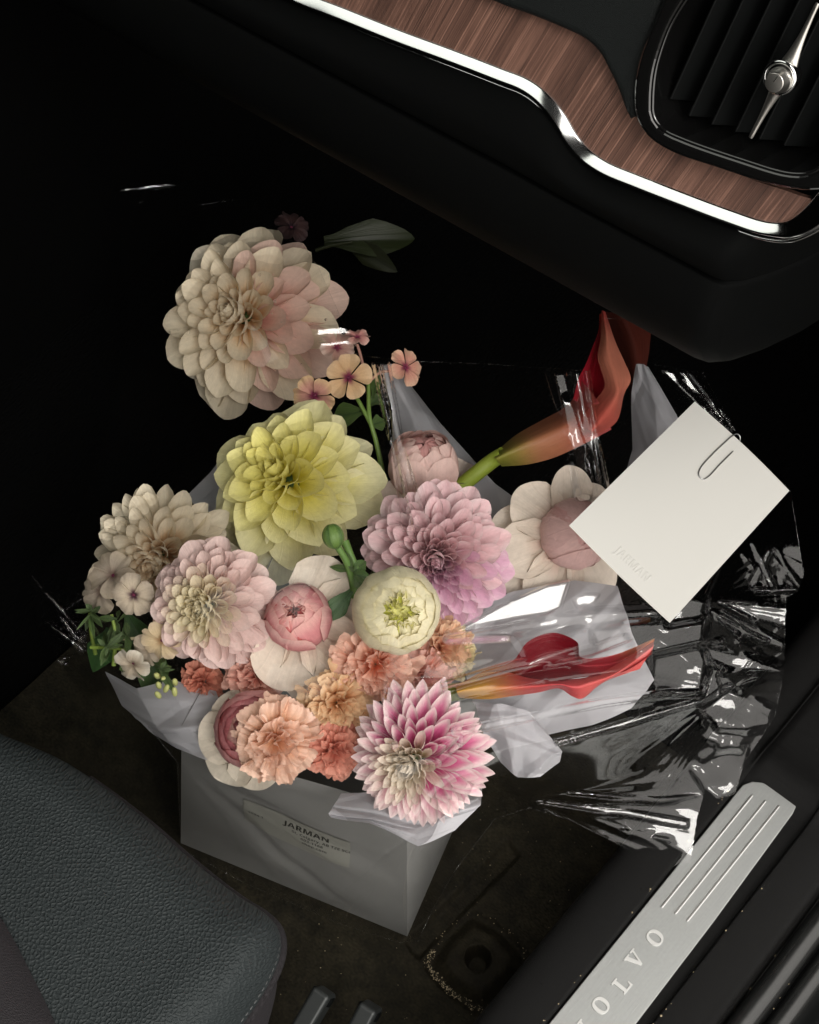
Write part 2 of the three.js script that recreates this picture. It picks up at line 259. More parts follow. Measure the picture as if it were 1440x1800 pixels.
// ---------------------------------------------------------------- air vent
{
  const H = 0.012;
  const vent = placeDash('air_vent', 'gloss black air vent with upright slats and a silver adjuster in the dashboard corner', 'air vent');
  const outer = dpl([[1200, -120], [1165, 0], [1140, 58], [1122, 108], [1114, 160], [1118, 206], [1138, 240], [1180, 268], [1260, 296], [1340, 322], [1400, 334], [1450, 334], [1530, 300], [1600, 120], [1600, -120]], H);
  const inner = dpl([[1290, -120], [1205, 0], [1180, 42], [1163, 85], [1151, 130], [1147, 178], [1149, 205], [1166, 228], [1200, 245], [1300, 280], [1385, 305], [1420, 305], [1445, 292], [1500, 190], [1560, -120]], H);
  const oD = dense([...outer, outer[0]], 90), iD = dense([...inner, inner[0]], 90);
  const s = shapeOf(oD.slice(0, -1)); s.holes.push(shapeOf(iD.slice(0, -1).reverse()));
  part('surround', new THREE.ExtrudeGeometry(s, { depth: 0.006, bevelEnabled: true, bevelSize: 0.0025, bevelThickness: 0.003, bevelSegments: 4, bevelOffset: -0.0025 }).translate(0, 0, 0.004), M.gloss, vent);
  part('bezel', tube(iD.slice(0, -1).map(p => V3(p[0], p[1], 0.0115)), 0.0011, 220, 8, true), M.gloss, vent);
  const cx = dp(1330, 100, H), sc = iD.map(p => [cx[0] + (p[0] - cx[0]) * 0.86, cx[1] + (p[1] - cx[1]) * 0.86]);
  part('throat', patch((u, v) => { const i = Math.round(u * 90), a = iD[i], b = sc[i]; return [lerp(a[0], b[0], v), lerp(a[1], b[1], v), lerp(0.011, -0.03, v)]; }, 90, 6), M.gloss, vent);
  part('back_panel', new THREE.ShapeGeometry(shapeOf(sc.slice(0, -1))).translate(0, 0, -0.03), M.deepBlack, vent);
  const a0 = dp(1325, 0, 0), b0 = dp(1222, 220, 0), dx = b0[0] - a0[0], dy = b0[1] - a0[1], L = Math.hypot(dx, dy), step = dp(1373, 0, 0)[0] - a0[0];
  const within = (x, y) => { let c = false; for (let i = 0, j = sc.length - 1; i < sc.length; j = i++) { const [p, q] = sc[i], [r, w] = sc[j]; if ((q > y) !== (w > y) && x < (r - p) * (y - q) / (w - q) + p) c = !c; } return c; };
  for (let k = -3; k < 8; k++) {                               // slats standing in the throat
    const mx = (a0[0] + b0[0]) / 2 + step * k, my = (a0[1] + b0[1]) / 2; let lo = 9, hi = -9;
    for (let q = -3; q <= 3; q += 0.01) if (within(mx + dx * q, my + dy * q)) { lo = Math.min(lo, q); hi = Math.max(hi, q); }
    if (hi - lo < 0.1) continue;
    const m = (lo + hi) / 2;
    part('slat', new RoundedBoxGeometry(L * (hi - lo), 0.0013, 0.02, 2, 0.0006).rotateX(0.5).rotateZ(Math.atan2(dy, dx)).translate(mx + dx * m, my + dy * m, -0.008), M.blackPlastic, vent);
  }
  const t0 = dp(1428, 10, H + 0.006), t1 = dp(1318, 243, H), kn = dp(1372, 136, H + 0.004);
  const arm = (tip, r) => { const ax = tip[0] - kn[0], ay = tip[1] - kn[1], l = Math.hypot(ax, ay), nx = -ay / l, ny = ax / l; return patch((u, v) => { const a = v * Math.PI * 2, w = lerp(0.0012, r, Math.pow(1 - u, 2.6)) * (u > 0.97 ? 0.8 : 1); return [lerp(kn[0], tip[0], u) + nx * w * Math.cos(a), lerp(kn[1], tip[1], u) + ny * w * Math.cos(a), 0.011 + Math.sin(a) * w * 0.55]; }, 24, 14); };
  const adj = part('adjuster', mergeGeometries([arm(t0, 0.0062), arm(t1, 0.0056)]), M.satin, vent);
  const kR = 0.0072;
  const ring = new THREE.TorusGeometry(kR, 0.0011, 10, 40).translate(kn[0], kn[1], 0.0165);
  part('collar_ring', ring, M.chrome, adj);
  part('collar', new THREE.CylinderGeometry(kR, kR * 1.05, 0.008, 36).rotateX(Math.PI / 2).translate(kn[0], kn[1], 0.0125), M.gloss, adj);
  const kg = new THREE.LatheGeometry([[0, 0.0085], [0.0042, 0.0085], [0.0046, 0.008], [0.0052, 0.0045], [0.006, 0.0035], [0.006, 0]].map(p => new THREE.Vector2(p[0], p[1])), 36).rotateX(Math.PI / 2).translate(kn[0] + 0.0004, kn[1] - 0.0008, 0.0155);
  part('knob', kg, M.satin, adj);
  part('knob_mark', new THREE.BoxGeometry(0.0004, 0.0034, 0.0003).rotateZ(-0.25).translate(kn[0] + 0.0006, kn[1] + 0.0012, 0.0241), M.gloss, adj);
}

// ---------------------------------------------------------------- seat
{
  const y = 0.30, seat = thing('car_seat', 'dark grey pebbled leather car seat cushion at the lower left', 'car seat');
  const edge = [[-320, 1180], [-120, 1235], [0, 1288], [120, 1340], [250, 1432], [340, 1510], [420, 1572], [468, 1603], [490, 1630], [492, 1668], [478, 1708], [450, 1758], [415, 1806], [360, 1880]].map(p => atY(p[0], p[1], y - 0.035));
  const e2 = edge.map(p => [p.x, p.z]), curve = dense(e2, 60);
  const cen = atY(60, 2000, y); // the cushion swells towards a centre outside the frame
  const g = patch((u, v) => {
    const q = cat(curve, u), a = clamp(v / 0.32);                 // v: from the lower lip, over the rounded edge, to the crown
    const ang = a * Math.PI / 2, r = 0.045;
    const dx = cen.x - q[0], dz = cen.z - q[1], l = Math.hypot(dx, dz);
    const inn = v < 0.32 ? r * (1 - Math.cos(ang)) : r + (v - 0.32) / 0.68 * (l - r) * 0.98;
    const yy = v < 0.32 ? y - r + r * Math.sin(ang) : y + 0.016 * Math.sin(clamp((v - 0.32) / 0.68) * Math.PI * 0.5);
    return [q[0] + dx / l * inn, yy - (v === 0 ? 0.0 : 0), q[1] + dz / l * inn];
  }, 110, 60);
  { const p = g.attributes.position, t = g.attributes.uv; for (let i = 0; i < p.count; i++) t.setXY(i, p.getX(i) / 0.09, (p.getZ(i) - p.getY(i) * 0.7) / 0.09); }
  part('cushion', g, M.seat, seat);
  // skirt under the seam, the piping and the row of stitches along the rounded corner
  part('skirt', patch((u, v) => { const q = cat(curve, u), dx = cen.x - q[0], dz = cen.z - q[1], l = Math.hypot(dx, dz); return [q[0] + dx / l * (0.004 + 0.04 * v * v), y - 0.047 - 0.16 * v, q[1] + dz / l * (0.004 + 0.04 * v * v)]; }, 60, 10), M.seatSide, seat);
  const seamPts = []; for (let i = 26; i <= 60; i++) { const q = curve[i]; seamPts.push(V3(q[0], y - 0.046, q[1])); }
  part('piping', tube(seamPts, 0.0032, 90, 8), M.seatSide, seat);
  const c3 = new THREE.CatmullRomCurve3(seamPts.map(p => { const dx = cen.x - p.x, dz = cen.z - p.z, l = Math.hypot(dx, dz); return V3(p.x + dx / l * 0.0012, p.y + 0.0085, p.z + dz / l * 0.0012); })), st = [];
  for (let i = 0; i < 60; i++) { const a = c3.getPointAt((i + 0.2) / 60), b = c3.getPointAt((i + 0.75) / 60); st.push(new THREE.TubeGeometry(new THREE.LineCurve3(a, b), 1, 0.0005, 5)); }
  const stm = part('stitches', mergeGeometries(st), M.stitch, seat); stm.userData.kind = 'stuff';
  // side bolster trim at the very corner
  const bl = [[-60, 1520], [0, 1610], [50, 1705], [95, 1800], [130, 1900]].map(p => atY(p[0], p[1], y + 0.03));
  part('bolster', patch((u, v) => { const q = vcat(bl, u), a = v * Math.PI * 0.62; return [q.x - 0.06 + 0.06 * Math.cos(a * 0.8) - 0.03 * v, q.y - 0.03 + 0.04 * Math.sin(a + 0.4), q.z + 0.02 * v]; }, 30, 16), M.seatSide, seat);
}
for (const [x0, y0, x1, y1, lab] of [[566, 1752, 520, 1830, 'dark metal seat rail end under the seat, left of the pair'], [648, 1778, 610, 1850, 'dark metal seat rail end under the seat, right of the pair']]) {
  const a = atY(x0, y0, 0.075), b = atY(x1, y1, 0.06), t = thing('seat_rail', lab, 'seat rail', a, 'seat rail ends under the seat');
  const d = b.clone().sub(a), l = d.length();
  const g = new RoundedBoxGeometry(0.014, 0.02, l + 0.03, 3, 0.003); g.translate(0, 0, l / 2 + 0.01);
  const m = part('rail', g, M.rail, t); m.lookAt(b.clone().add(V3(0, 0, 0))); m.position.set(0, 0, 0);
  const cap = part('end_cap', new THREE.CylinderGeometry(0.0085, 0.0085, 0.006, 20).rotateX(Math.PI / 2), M.blackPlastic, t); cap.quaternion.copy(m.quaternion);
}

// ---------------------------------------------------------------- floor mat with its fixing hole
{
  const mat = thing('floor_mat', 'worn dark olive rubber floor mat with a round fixing hole and sandy dirt', 'floor mat');
  const hole = atY(840, 1690, 0), ang = Math.atan2(FW.z, FW.x);
  const loc = (f, o) => hole.clone().addScaledVector(FW, f).addScaledVector(OUT, o);
  const boss = (f, o) => { const d = Math.max(Math.abs(f), Math.abs(o)) * 0.6 + Math.hypot(f, o) * 0.4; return d; };
  const ch0 = atY(888, 1505, 0), ch1 = atY(728, 1668, 0);
  const cd = ch1.clone().sub(ch0), cl = cd.length(); cd.normalize();
  const g = patch((u, v) => {
    const p = carAt(-0.5 + u * 0.66, -0.5 + v * 0.46, 0), q = p.clone().sub(hole), f = q.dot(FW), o = q.dot(OUT), d = boss(f, o);
    let y = 0.0015 * noise(f * 30, o * 30, 2) + 0.004 * noise(f * 7, o * 7, 5);
    y += 0.006 * (1 - smooth(0.018, 0.026, d)) - 0.004 * (1 - smooth(0.0, 0.006, Math.abs(d - 0.029)));
    const r = Math.hypot(f, o); y -= 0.016 * (1 - smooth(0.0072, 0.0095, r)); y += 0.0015 * Math.exp(-(((r - 0.0105) / 0.0015) ** 2));
    const w = p.clone().sub(ch0), al = w.dot(cd), ac = Math.abs(w.x * -cd.z + w.z * cd.x);
    if (al > -0.01 && al < cl + 0.002) y -= 0.005 * (1 - smooth(0.006, 0.0085, ac));
    
    return [p.x, y, p.z];
  }, 380, 240);
  part('mat_sheet', scaleUV(g, 4, 2), M.mat, mat);
  const r = rng(4), gr = [], base = new THREE.IcosahedronGeometry(1, 0);
  const put = (f, o, s) => { const p = loc(f, o), q = base.clone(); q.scale(s * (0.7 + 0.6 * r()), s * 0.7, s * (0.7 + 0.6 * r())); q.rotateY(r() * 6); q.translate(p.x, 0.0035 + s * 0.2, p.z); gr.push(q); };
  for (let i = 0; i < 260; i++) { const a = r() < 0.8 ? Math.PI * (0.75 + 0.6 * r()) : r() * 6.28, rad = 0.031 + 0.0022 * (r() + r() - 1) * 1.5; const k = Math.max(Math.abs(Math.cos(a)), Math.abs(Math.sin(a))) * 0.6 + 0.4; put(Math.cos(a) * rad / k, Math.sin(a) * rad / k, 0.0002 + 0.0006 * r() * r()); }
  for (let i = 0; i < 200; i++) put((r() - 0.5) * 0.35, (r() - 0.5) * 0.22, 0.0002 + 0.0004 * r() * r());
  const s = part('sand_grains', mergeGeometries(gr), M.grit, mat); s.userData.kind = 'stuff';
}

// ---------------------------------------------------------------- door sill
const fontSerif = await new FontLoader().loadAsync('fonts/droid/droid_serif_bold.typeface.json');
{
  const y = 0.13, sill = thing('door_sill', 'black door sill with scuffed rubber seals and a brushed metal tread plate', 'door sill');
  const pl = p => { const q = atY(p[0], p[1], y).sub(SILL0); return [q.dot(FW), q.dot(OUT)]; };
  const plate = [[900, 1880], [965, 1800], [1138, 1587], [1296, 1392], [1306, 1380], [1322, 1374], [1340, 1376], [1385, 1394], [1398, 1402], [1401, 1414], [1394, 1430], [1255, 1620], [1118, 1800], [1050, 1890]].map(pl);
  const basis = new THREE.Matrix4().makeBasis(FW, OUT.clone().negate(), V3(0, 1, 0)).setPosition(SILL0.clone().setY(y));
  const f2 = p => [p[0], -p[1]];
  const cover = [[-0.043, -0.13], [-0.042, -0.06], [-0.0405, -0.02], [-0.036, -0.003], [-0.022, 0.0035], [-0.006, 0.0035], [-0.0015, 0.001], [-0.001, -0.003], [0.05, -0.003], [0.0505, 0.001], [0.054, 0.003], [0.072, 0.0035], [0.08, 0.001], [0.083, -0.006], [0.085, -0.02]];
  const rise = f => smooth(0.262, 0.52, f);
  const endF = pl([1312, 1375])[0];
  const g = patch((u, v) => {
    const f = lerp(-0.5, 0.6, u), q = cat(cover, v), lip = 0.0065 * smooth(endF + 0.004, endF + 0.012, f) * smooth(-0.006, 0.0, q[0]) * (1 - smooth(0.052, 0.056, q[0]));
    const up = rise(f) * 0.16 + 0.006 * Math.exp(-(((f - endF - 0.02) / 0.012) ** 2));
    const p = SILL0.clone().setY(y + q[1] + lip + up).addScaledVector(FW, f).addScaledVector(OUT, q[0] - 0.05 * rise(f) * (q[0] < 0.03 ? 1 : 0.3)); return p;
  }, 200, 84);
  part('sill_cover', scaleUV(g, 5, 1), M.sill, sill);
  const pg = new THREE.ExtrudeGeometry(shapeOf(plate.map(f2)), { depth: 0.0012, bevelEnabled: true, bevelSize: 0.0006, bevelThickness: 0.0006, bevelSegments: 3, bevelOffset: -0.0006 });
  pg.translate(0, 0, -0.0012); { const a = pg.attributes.uv; for (let i = 0; i < a.count; i++) a.setXY(i, a.getX(i) * 8, a.getY(i) * 8); }
  pg.applyMatrix4(basis); const pm = part('tread_plate', pg, M.plate, sill);
  for (const [a, b] of [[[1321, 1399], [1164, 1593]], [[1344, 1409], [1188, 1604]], [[1368, 1418], [1209, 1617]]]) {
    const p = atY(a[0], a[1], y + 0.0008), q = atY(b[0], b[1], y + 0.0008);
    part('rib', new THREE.CapsuleGeometry(0.0013, p.distanceTo(q), 4, 10).scale(1, 1, 0.5).applyQuaternion(new THREE.Quaternion().setFromUnitVectors(V3(0, 1, 0), q.clone().sub(p).normalize())).translate((p.x + q.x) / 2, (p.y + q.y) / 2, (p.z + q.z) / 2), M.plateBright, pm);
  }
  for (const [ch, px, py] of [['V', 1024, 1812], ['O', 1056, 1768], ['L', 1093, 1731], ['V', 1116, 1687], ['O', 1151, 1649]]) {
    const t = new TextGeometry(ch, { font: fontSerif, size: 0.0108, depth: 0.0008, curveSegments: 8, bevelEnabled: true, bevelSize: 0.00015, bevelThickness: 0.0002, bevelSegments: 1 });
    t.center(); const c = pl([px, py]); t.translate(c[0], -c[1], 0.0008); t.applyMatrix4(basis); part('letter', t, M.plateBright, pm);
  }
  const seal = (o, yy, r, sq) => { const pts = []; for (let i = 0; i <= 30; i++) { const f = lerp(-0.5, 0.6, i / 30); pts.push(SILL0.clone().addScaledVector(FW, f).addScaledVector(OUT, o + 0.0012 * noise(f * 14, o * 9)).setY(yy + rise(f) * 0.1 + 0.001 * noise(f * 20, 3))); } return tube(pts, r, 160, 12); };
  part('rubber_seal', seal(0.094, y - 0.014, 0.0085), M.rubber, sill);
  part('rubber_seal', seal(0.112, y - 0.024, 0.0075), M.rubber, sill);
  part('outer_sill', patch((u, v) => { const f = lerp(-0.5, 0.6, u), q = cat([[0.085, -0.03], [0.118, -0.034], [0.135, -0.03], [0.15, -0.04], [0.16, -0.09], [0.155, -0.2]], v); return SILL0.clone().setY(y + q[1]).addScaledVector(FW, f).addScaledVector(OUT, q[0]); }, 60, 30), M.blackPlastic, sill);
  const r = rng(31), gr = [], base = new THREE.IcosahedronGeometry(1, 0);
  for (let i = 0; i < 160; i++) { const f = -0.3 + 0.6 * r(), o = [0.052, 0.0845, 0.103, -0.004, 0.122][Math.floor(r() * 5)] + 0.002 * (r() - 0.5), s = 0.0003 + 0.0006 * r() * r(), p = SILL0.clone().addScaledVector(FW, f).addScaledVector(OUT, o); const q = base.clone().scale(s, s * 0.7, s); q.translate(p.x, y + (o > 0.08 ? -0.014 : 0.0035), p.z); gr.push(q); }
  const dirt = part('sand_grains', mergeGeometries(gr), M.grit, sill); dirt.userData.kind = 'stuff';
}
const toCam = DF.clone().negate();
const BAGH = 0.235, bA = atY(318, 1482, 0.004), bB = atY(716, 1646, 0.004);
const bagN = (() => { const d = bB.clone().sub(bA).normalize(); return V3(-d.z, 0, d.x); })();   // its outward face normal
if (bagN.dot(toCam) < 0) bagN.negate();
const bagDepth = 0.15;
const bagMouth = bA.clone().lerp(bB, 0.5).addScaledVector(bagN, -bagDepth * 0.5).setY(BAGH - 0.01);
// ---------------------------------------------------------------- flowers
const glow = c => { const g = c.map(x => 1.06 * Math.pow(x, 0.92)), k = Math.min(1, 0.9 / Math.max(...g)); return g.map(x => x * k); };
function petalGeo({ L, W, claw = 0.35, wide = 0.65, k0 = 0.5, pointy = 0, rollB = 1.2, rollT = 0.5, bend = 0, bendP = 1, ruffle = 0, rf = 2.5, serr = 0, ridge = 0, twist = 0, nu = 9, nv = 8, col, seed = 1 }) {
  const r = rng(seed), ph = r() * 6, sA = [], N = 40; let ax = 0, ay = 0; const sp = [[0, 0, 0]];
  for (let i = 1; i <= N; i++) { const a = bend * Math.pow((i - 0.5) / N, bendP); ax += Math.cos(a) * L / N; ay += Math.sin(a) * L / N; sp.push([ax, ay, bend * Math.pow(i / N, bendP)]); }
  for (let i = 0; i < 41; i++) sA.push(r() - 0.5);
  return patch((u, w) => {
    const v = w * 2 - 1, av = Math.abs(v);
    let lf = k0 + (1 - k0) * lerp(Math.sqrt(Math.max(0, 1 - av * av)), 1 - Math.pow(av, 1.25), pointy);
    if (serr) lf *= 1 - serr * (((v * 5.5 + 20) % 1) * 0.6 + 0.8 * Math.abs(sA[Math.floor(w * 40)]));
    const t = u * lf, s = t * N, i = Math.min(N - 1, Math.floor(s)), f = s - i, q = [0, 1, 2].map(k => lerp(sp[i][k], sp[i + 1][k], f));
    const hw = W * (claw + (1 - claw) * smooth(0, wide, t)), al = Math.max(0.02, lerp(rollB, rollT, smooth(0, 0.9, t)));
    const lat = hw / al * Math.sin(al * v), up = hw / al * (1 - Math.cos(al * v)) + ruffle * t * t * Math.sin(rf * v * Math.PI + ph) + 0.4 * ruffle * t * t * Math.sin(rf * 2.3 * v * Math.PI + ph * 2) - ridge * W * Math.exp(-((v / 0.16) ** 2)) * (1 - t * 0.6) + twist * v * hw * t;
    return [q[0] - Math.sin(q[2]) * up, q[1] + Math.cos(q[2]) * up, lat];
  }, nu, nv, (u, w) => glow(col(u, w * 2 - 1)));
}
const axisOf = (nx, ny) => { const nz = Math.sqrt(Math.max(0.05, 1 - nx * nx - ny * ny)); return DR.clone().multiplyScalar(nx).addScaledVector(DU, ny).addScaledVector(DF, -nz).normalize(); };
function bloom(name, label, cat, px, py, h, nx, ny, spin = 0) {
  const g = thing(name, label, cat, atY(px, py, h));
  g.quaternion.setFromUnitVectors(V3(0, 1, 0), axisOf(nx, ny)).multiply(new THREE.Quaternion().setFromAxisAngle(V3(0, 1, 0), spin));
  g.updateMatrixWorld(); return g;
}
function addStem(g, R) { const inv = g.matrixWorld.clone().invert(), o = g.position, ax = V3(0, -1, 0).transformDirection(g.matrixWorld), p1 = o.clone().addScaledVector(ax, R * 0.9).lerp(bagMouth, 0.12), p2 = o.clone().lerp(bagMouth, 0.72), p3 = bagMouth.clone().lerp(o, 0.1).setY(0.08); p1.y = Math.min(p1.y, o.y - 0.02); p2.y = Math.min(p2.y, BAGH - 0.01); const t = taperTube([o.clone().addScaledVector(ax, R * 0.1), p1, p2, p3].map(p => p.applyMatrix4(inv)), 0.0024, 0.003, 20, 8); part('stem', t, M.stem2, g); }
const pxm = (px, py, h) => depthAtY(px, py, h) / F;                // metres per photograph pixel there
function place(mesh, azim, elev, pos, s = 1, tw = 0) {
  mesh.matrixAutoUpdate = true;
  mesh.quaternion.setFromAxisAngle(V3(0, 1, 0), azim).multiply(new THREE.Quaternion().setFromAxisAngle(V3(0, 0, 1), elev)).multiply(new THREE.Quaternion().setFromAxisAngle(V3(1, 0, 0), tw));
  mesh.position.copy(pos); mesh.scale.setScalar(s);
}
const GOLD = 2.39996323;
M.stem2 = S({ color: lin3(0.05, 0.085, 0.02), roughness: 0.6 });
function dahlia(o) {
  const R = 1.1 * o.r * pxm(o.px, o.py, o.h), g = bloom('dahlia', o.label, 'dahlia', o.px, o.py, o.h, o.n[0], o.n[1], o.spin || 0), r = rng(o.seed);
  const NB = 9, NVAR = 4, geos = {}, N = o.N;
  const at = (a, t) => lerp(a[0], a[1], Math.pow(t, a[2] || 1));
  for (let i = 0; i < N; i++) {
    const t = (i + 0.6) / N, b = Math.min(NB - 1, Math.floor(t * NB)), tb = (b + 0.5) / NB, va = Math.floor(r() * NVAR);
    const az = i * GOLD + (r() - 0.5) * 0.25, side = o.side ? o.side(az, t, r) : 0, key = b + '_' + va + '_' + side;
    geos[key] ||= petalGeo({ L: R * at(o.L, tb), W: R * at(o.W, tb) * (o.wf ?? 1.5), claw: o.claw ?? 0.5, wide: o.wide ?? 0.55, k0: (o.k0 ?? 0.45) + 0.08, pointy: o.pointy ?? 0.3, rollB: at(o.rollB, tb), rollT: at(o.rollT, tb) * (0.8 + 0.4 * r()), bend: at(o.bend, tb) + (r() - 0.5) * 0.2, bendP: 1.2, ruffle: R * (o.ruffle ?? 0.024) * t, rf: 1.0 + 1.2 * r(), ridge: o.ridge ?? 0.05, twist: (r() - 0.5) * 0.45, nu: t > 0.25 ? 10 : 7, nv: t > 0.25 ? 10 : 8, seed: Math.floor(r() * 1e6), col: (u, v) => o.col(u, v, tb, side) });
    const th = (o.th0 ?? 4) + ((o.th1 ?? 100) - (o.th0 ?? 4)) * Math.pow(t, o.dens ?? 0.62), a = th * Math.PI / 180, rb = R * (o.rb ?? 0.16);
    const m = part('petal', geos[key], M.petal, g);
    place(m, -az, Math.PI / 2 - a + (r() - 0.5) * 0.16, V3(rb * Math.sin(a) * Math.cos(az), rb * Math.cos(a) * (a < 1.57 ? o.dome ?? 2.5 : 1), rb * Math.sin(a) * Math.sin(az)), 0.88 + 0.2 * r(), (r() - 0.5) * 0.34);
  }
  if (o.eye) { const e = petalGeo({ L: R * 0.16, W: R * 0.03, rollB: 2, rollT: 1.5, bend: 0.9, k0: 0.3, pointy: 1, seed: 3, nu: 5, nv: 5, col: () => o.eye }); for (let i = 0; i < 14; i++) { const m = part('inner_petal', e, M.petal, g), a = i * GOLD; place(m, -a, 1.25, V3(R * 0.02 * Math.cos(a), R * (o.rb ?? 0.16) * (o.dome ?? 2.5) * 0.95, R * 0.02 * Math.sin(a)), 0.8 + 0.3 * r()); } }
  part('calyx', new THREE.SphereGeometry(R * 0.2, 16, 10).scale(1, 0.7, 1).translate(0, -R * 0.06, 0), M.stem2, g); addStem(g, R);
  return g;
}
const L3 = lin;
const cream = L3('#efe6cf'), ivory = L3('#f3ecdc'), blushP = L3('#f0cfc4'), pinkish = L3('#e9b9b2'), butter = L3('#ece9a0'), lemon = L3('#e6e068'), limey = L3('#c9cc4e');
dahlia({ px: 443, py: 562, h: 0.20, r: 158, n: [-0.30, 0.04], N: 92, wf: 1.55, seed: 11, label: 'largest cream and blush dahlia, topmost of the bouquet in the dark footwell', L: [0.26, 0.86, 0.75], W: [0.065, 0.205, 0.9], rollB: [2.3, 1.5], rollT: [2.2, 0.75], bend: [0.6, -0.12], dens: 0.76, th1: 103, pointy: 0.25, k0: 0.5,
  side: (az, t, r) => (t > 0.45 && Math.cos(az - 0.2) + (r() - 0.5) * 1.6 > 0.25 ? 1 : 0) + (t > 0.75 && Math.cos(az - 0.2) < -0.6 ? 2 : 0),
  col: (u, v, t, s) => { const tip = [L3('#f2e4ca'), L3('#eecdbf'), L3('#e8decb')][s % 3] || ivory, base = [L3('#e6bd88'), L3('#dfa093'), L3('#dcc8a0')][s % 3] || cream; return mix3(base, tip, smooth(0.15, 0.85, u + 0.15 * Math.abs(v))); } });
dahlia({ px: 520, py: 853, h: 0.265, r: 150, n: [-0.36, 0.30], N: 66, wf: 1.75, seed: 23, label: 'pale lemon yellow dahlia with broad pointed petals in the upper middle', L: [0.24, 0.90, 0.7], W: [0.06, 0.235, 0.85], rollB: [2.2, 1.3], rollT: [1.7, 0.6], bend: [0.5, -0.15], dens: 0.7, th1: 104, pointy: 0.45, k0: 0.45, ridge: 0.07, eye: L3('#a8a838'),
  col: (u, v, t) => mix3(mix3(L3('#f3e73e'), L3('#f6ee84'), smooth(0, 0.45, u)), mix3(L3('#f8f08e'), L3('#fbf6cc'), t), smooth(0.2, 0.9, u * (0.5 + 0.6 * t))) });
dahlia({ px: 292, py: 968, h: 0.235, r: 118, n: [-0.22, -0.34], N: 118, wf: 1.75, seed: 31, label: 'cream beige dahlia behind the blush one at the left', L: [0.26, 0.86, 0.7], W: [0.06, 0.155, 0.8], rollB: [2.4, 1.9], rollT: [2.2, 1.2], bend: [0.7, 0.1], dens: 0.78, th1: 104, pointy: 0.35, k0: 0.45,
  col: (u, v, t) => mix3(L3('#e6bd8a'), L3('#faeed6'), smooth(0.0, 0.7, u * (0.35 + t))) });
dahlia({ px: 376, py: 1062, h: 0.285, r: 113, n: [-0.27, -0.05], N: 150, wf: 1.75, seed: 47, label: 'blush pink ball dahlia with a quilled pale lime centre at the left', L: [0.26, 0.84, 0.8], W: [0.05, 0.175, 0.85], rollB: [2.8, 1.9], rollT: [2.7, 1.15], bend: [0.6, 0.15], dens: 0.82, th1: 108, pointy: 0.1, k0: 0.5, eye: L3('#b9c04c'),
  col: (u, v, t) => { const o = mix3(L3('#fcf1d0'), L3('#f8dcd8'), smooth(0.3, 0.65, t)), i = mix3(L3('#f3e19a'), L3('#f0c8c4'), smooth(0.2, 0.55, t)); return mix3(i, o, smooth(0.1, 0.7, u)); } });
dahlia({ px: 769, py: 978, h: 0.285, r: 126, n: [-0.02, -0.12], N: 170, wf: 1.7, seed: 59, label: 'lilac pink ball dahlia in the middle beside the cream ranunculus', L: [0.26, 0.86, 0.7], W: [0.055, 0.16, 0.75], rollB: [2.4, 1.7], rollT: [2.2, 1.15], bend: [0.7, 0.15], dens: 0.76, th1: 108, pointy: 0.3, k0: 0.5,
  side: (az, t, r) => Math.sin(az + 0.3) + (r() - 0.5) * 1.1 > 0.35 ? 1 : 0,
  col: (u, v, t, s) => { const e = Math.abs(v) * 0.5 + u * 0.5, a = s ? L3('#e0b0cb') : L3('#ecc6cc'), b = s ? L3('#efd2df') : L3('#f3dde0'); return mix3(mix3(L3('#dcb0bf'), a, smooth(0.02, 0.25, t)), b, smooth(0.45, 0.85, e)); } });
dahlia({ px: 738, py: 1327, h: 0.285, r: 124, n: [-0.27, -0.12], N: 190, wf: 1.6, rb: 0.2, seed: 67, label: 'rose pink dahlia with white pointed tips and cream centre, lowest in the bouquet', L: [0.26, 0.82, 0.75], W: [0.05, 0.12, 0.7], rollB: [2.3, 1.6], rollT: [2.1, 1.1], bend: [0.6, -0.1], dens: 0.76, th1: 108, pointy: 0.8, k0: 0.42, claw: 0.4, eye: L3('#dcd690'),
  side: (az, t, r) => t > 0.35 && Math.cos(az + 0.75) > -0.15 ? 1 : 0,
  col: (u, v, t, s) => { const c = mix3(L3('#e4e0a8'), L3('#f1e6d6'), smooth(0, 0.6, u)), p = mix3(s ? L3('#d8649a') : L3('#e3a2b6'), L3('#f3e3e2'), smooth(0.5, 1.02, u + 0.2 * Math.abs(v) - 0.1)); return mix3(c, p, smooth(0.18, s ? 0.36 : 0.6, t)); } });

// round cupped flowers: shells of broad petals closed over a ball
function shellPetal({ R, aw, p0, p1, lift = 0.05, out = 0, wave = 0.012, seed = 1, col, nu = 12, nv = 12, notch = 0.0 }) {
  const s = seed * 1.7;
  return patch((u, w) => {
    const v = w * 2 - 1, edge = 1 - 0.30 * v * v * v * v - 0.05 * noise(v * 3, s) - notch * Math.exp(-((v / 0.12) ** 2));
    const t = u * edge, pol = lerp(p0, p1, t), az = aw * v * (0.55 + 0.45 * Math.sin(Math.min(1, t * 1.5 + 0.2) * Math.PI / 2)) * (1 + 0.25 * smooth(0.6, 1, t));
    const rr = R * (1 + lift * (v * v) * (0.3 + t) + out * Math.pow(t, 5) + wave * noise(v * 2.5 + s, t * 3, s) * 2);
    return [rr * Math.sin(pol) * Math.cos(az), rr * Math.cos(pol), rr * Math.sin(pol) * Math.sin(az)];
  }, nu, nv, (u, w) => glow(col(u, w * 2 - 1)));
}
const DEG = Math.PI / 180;
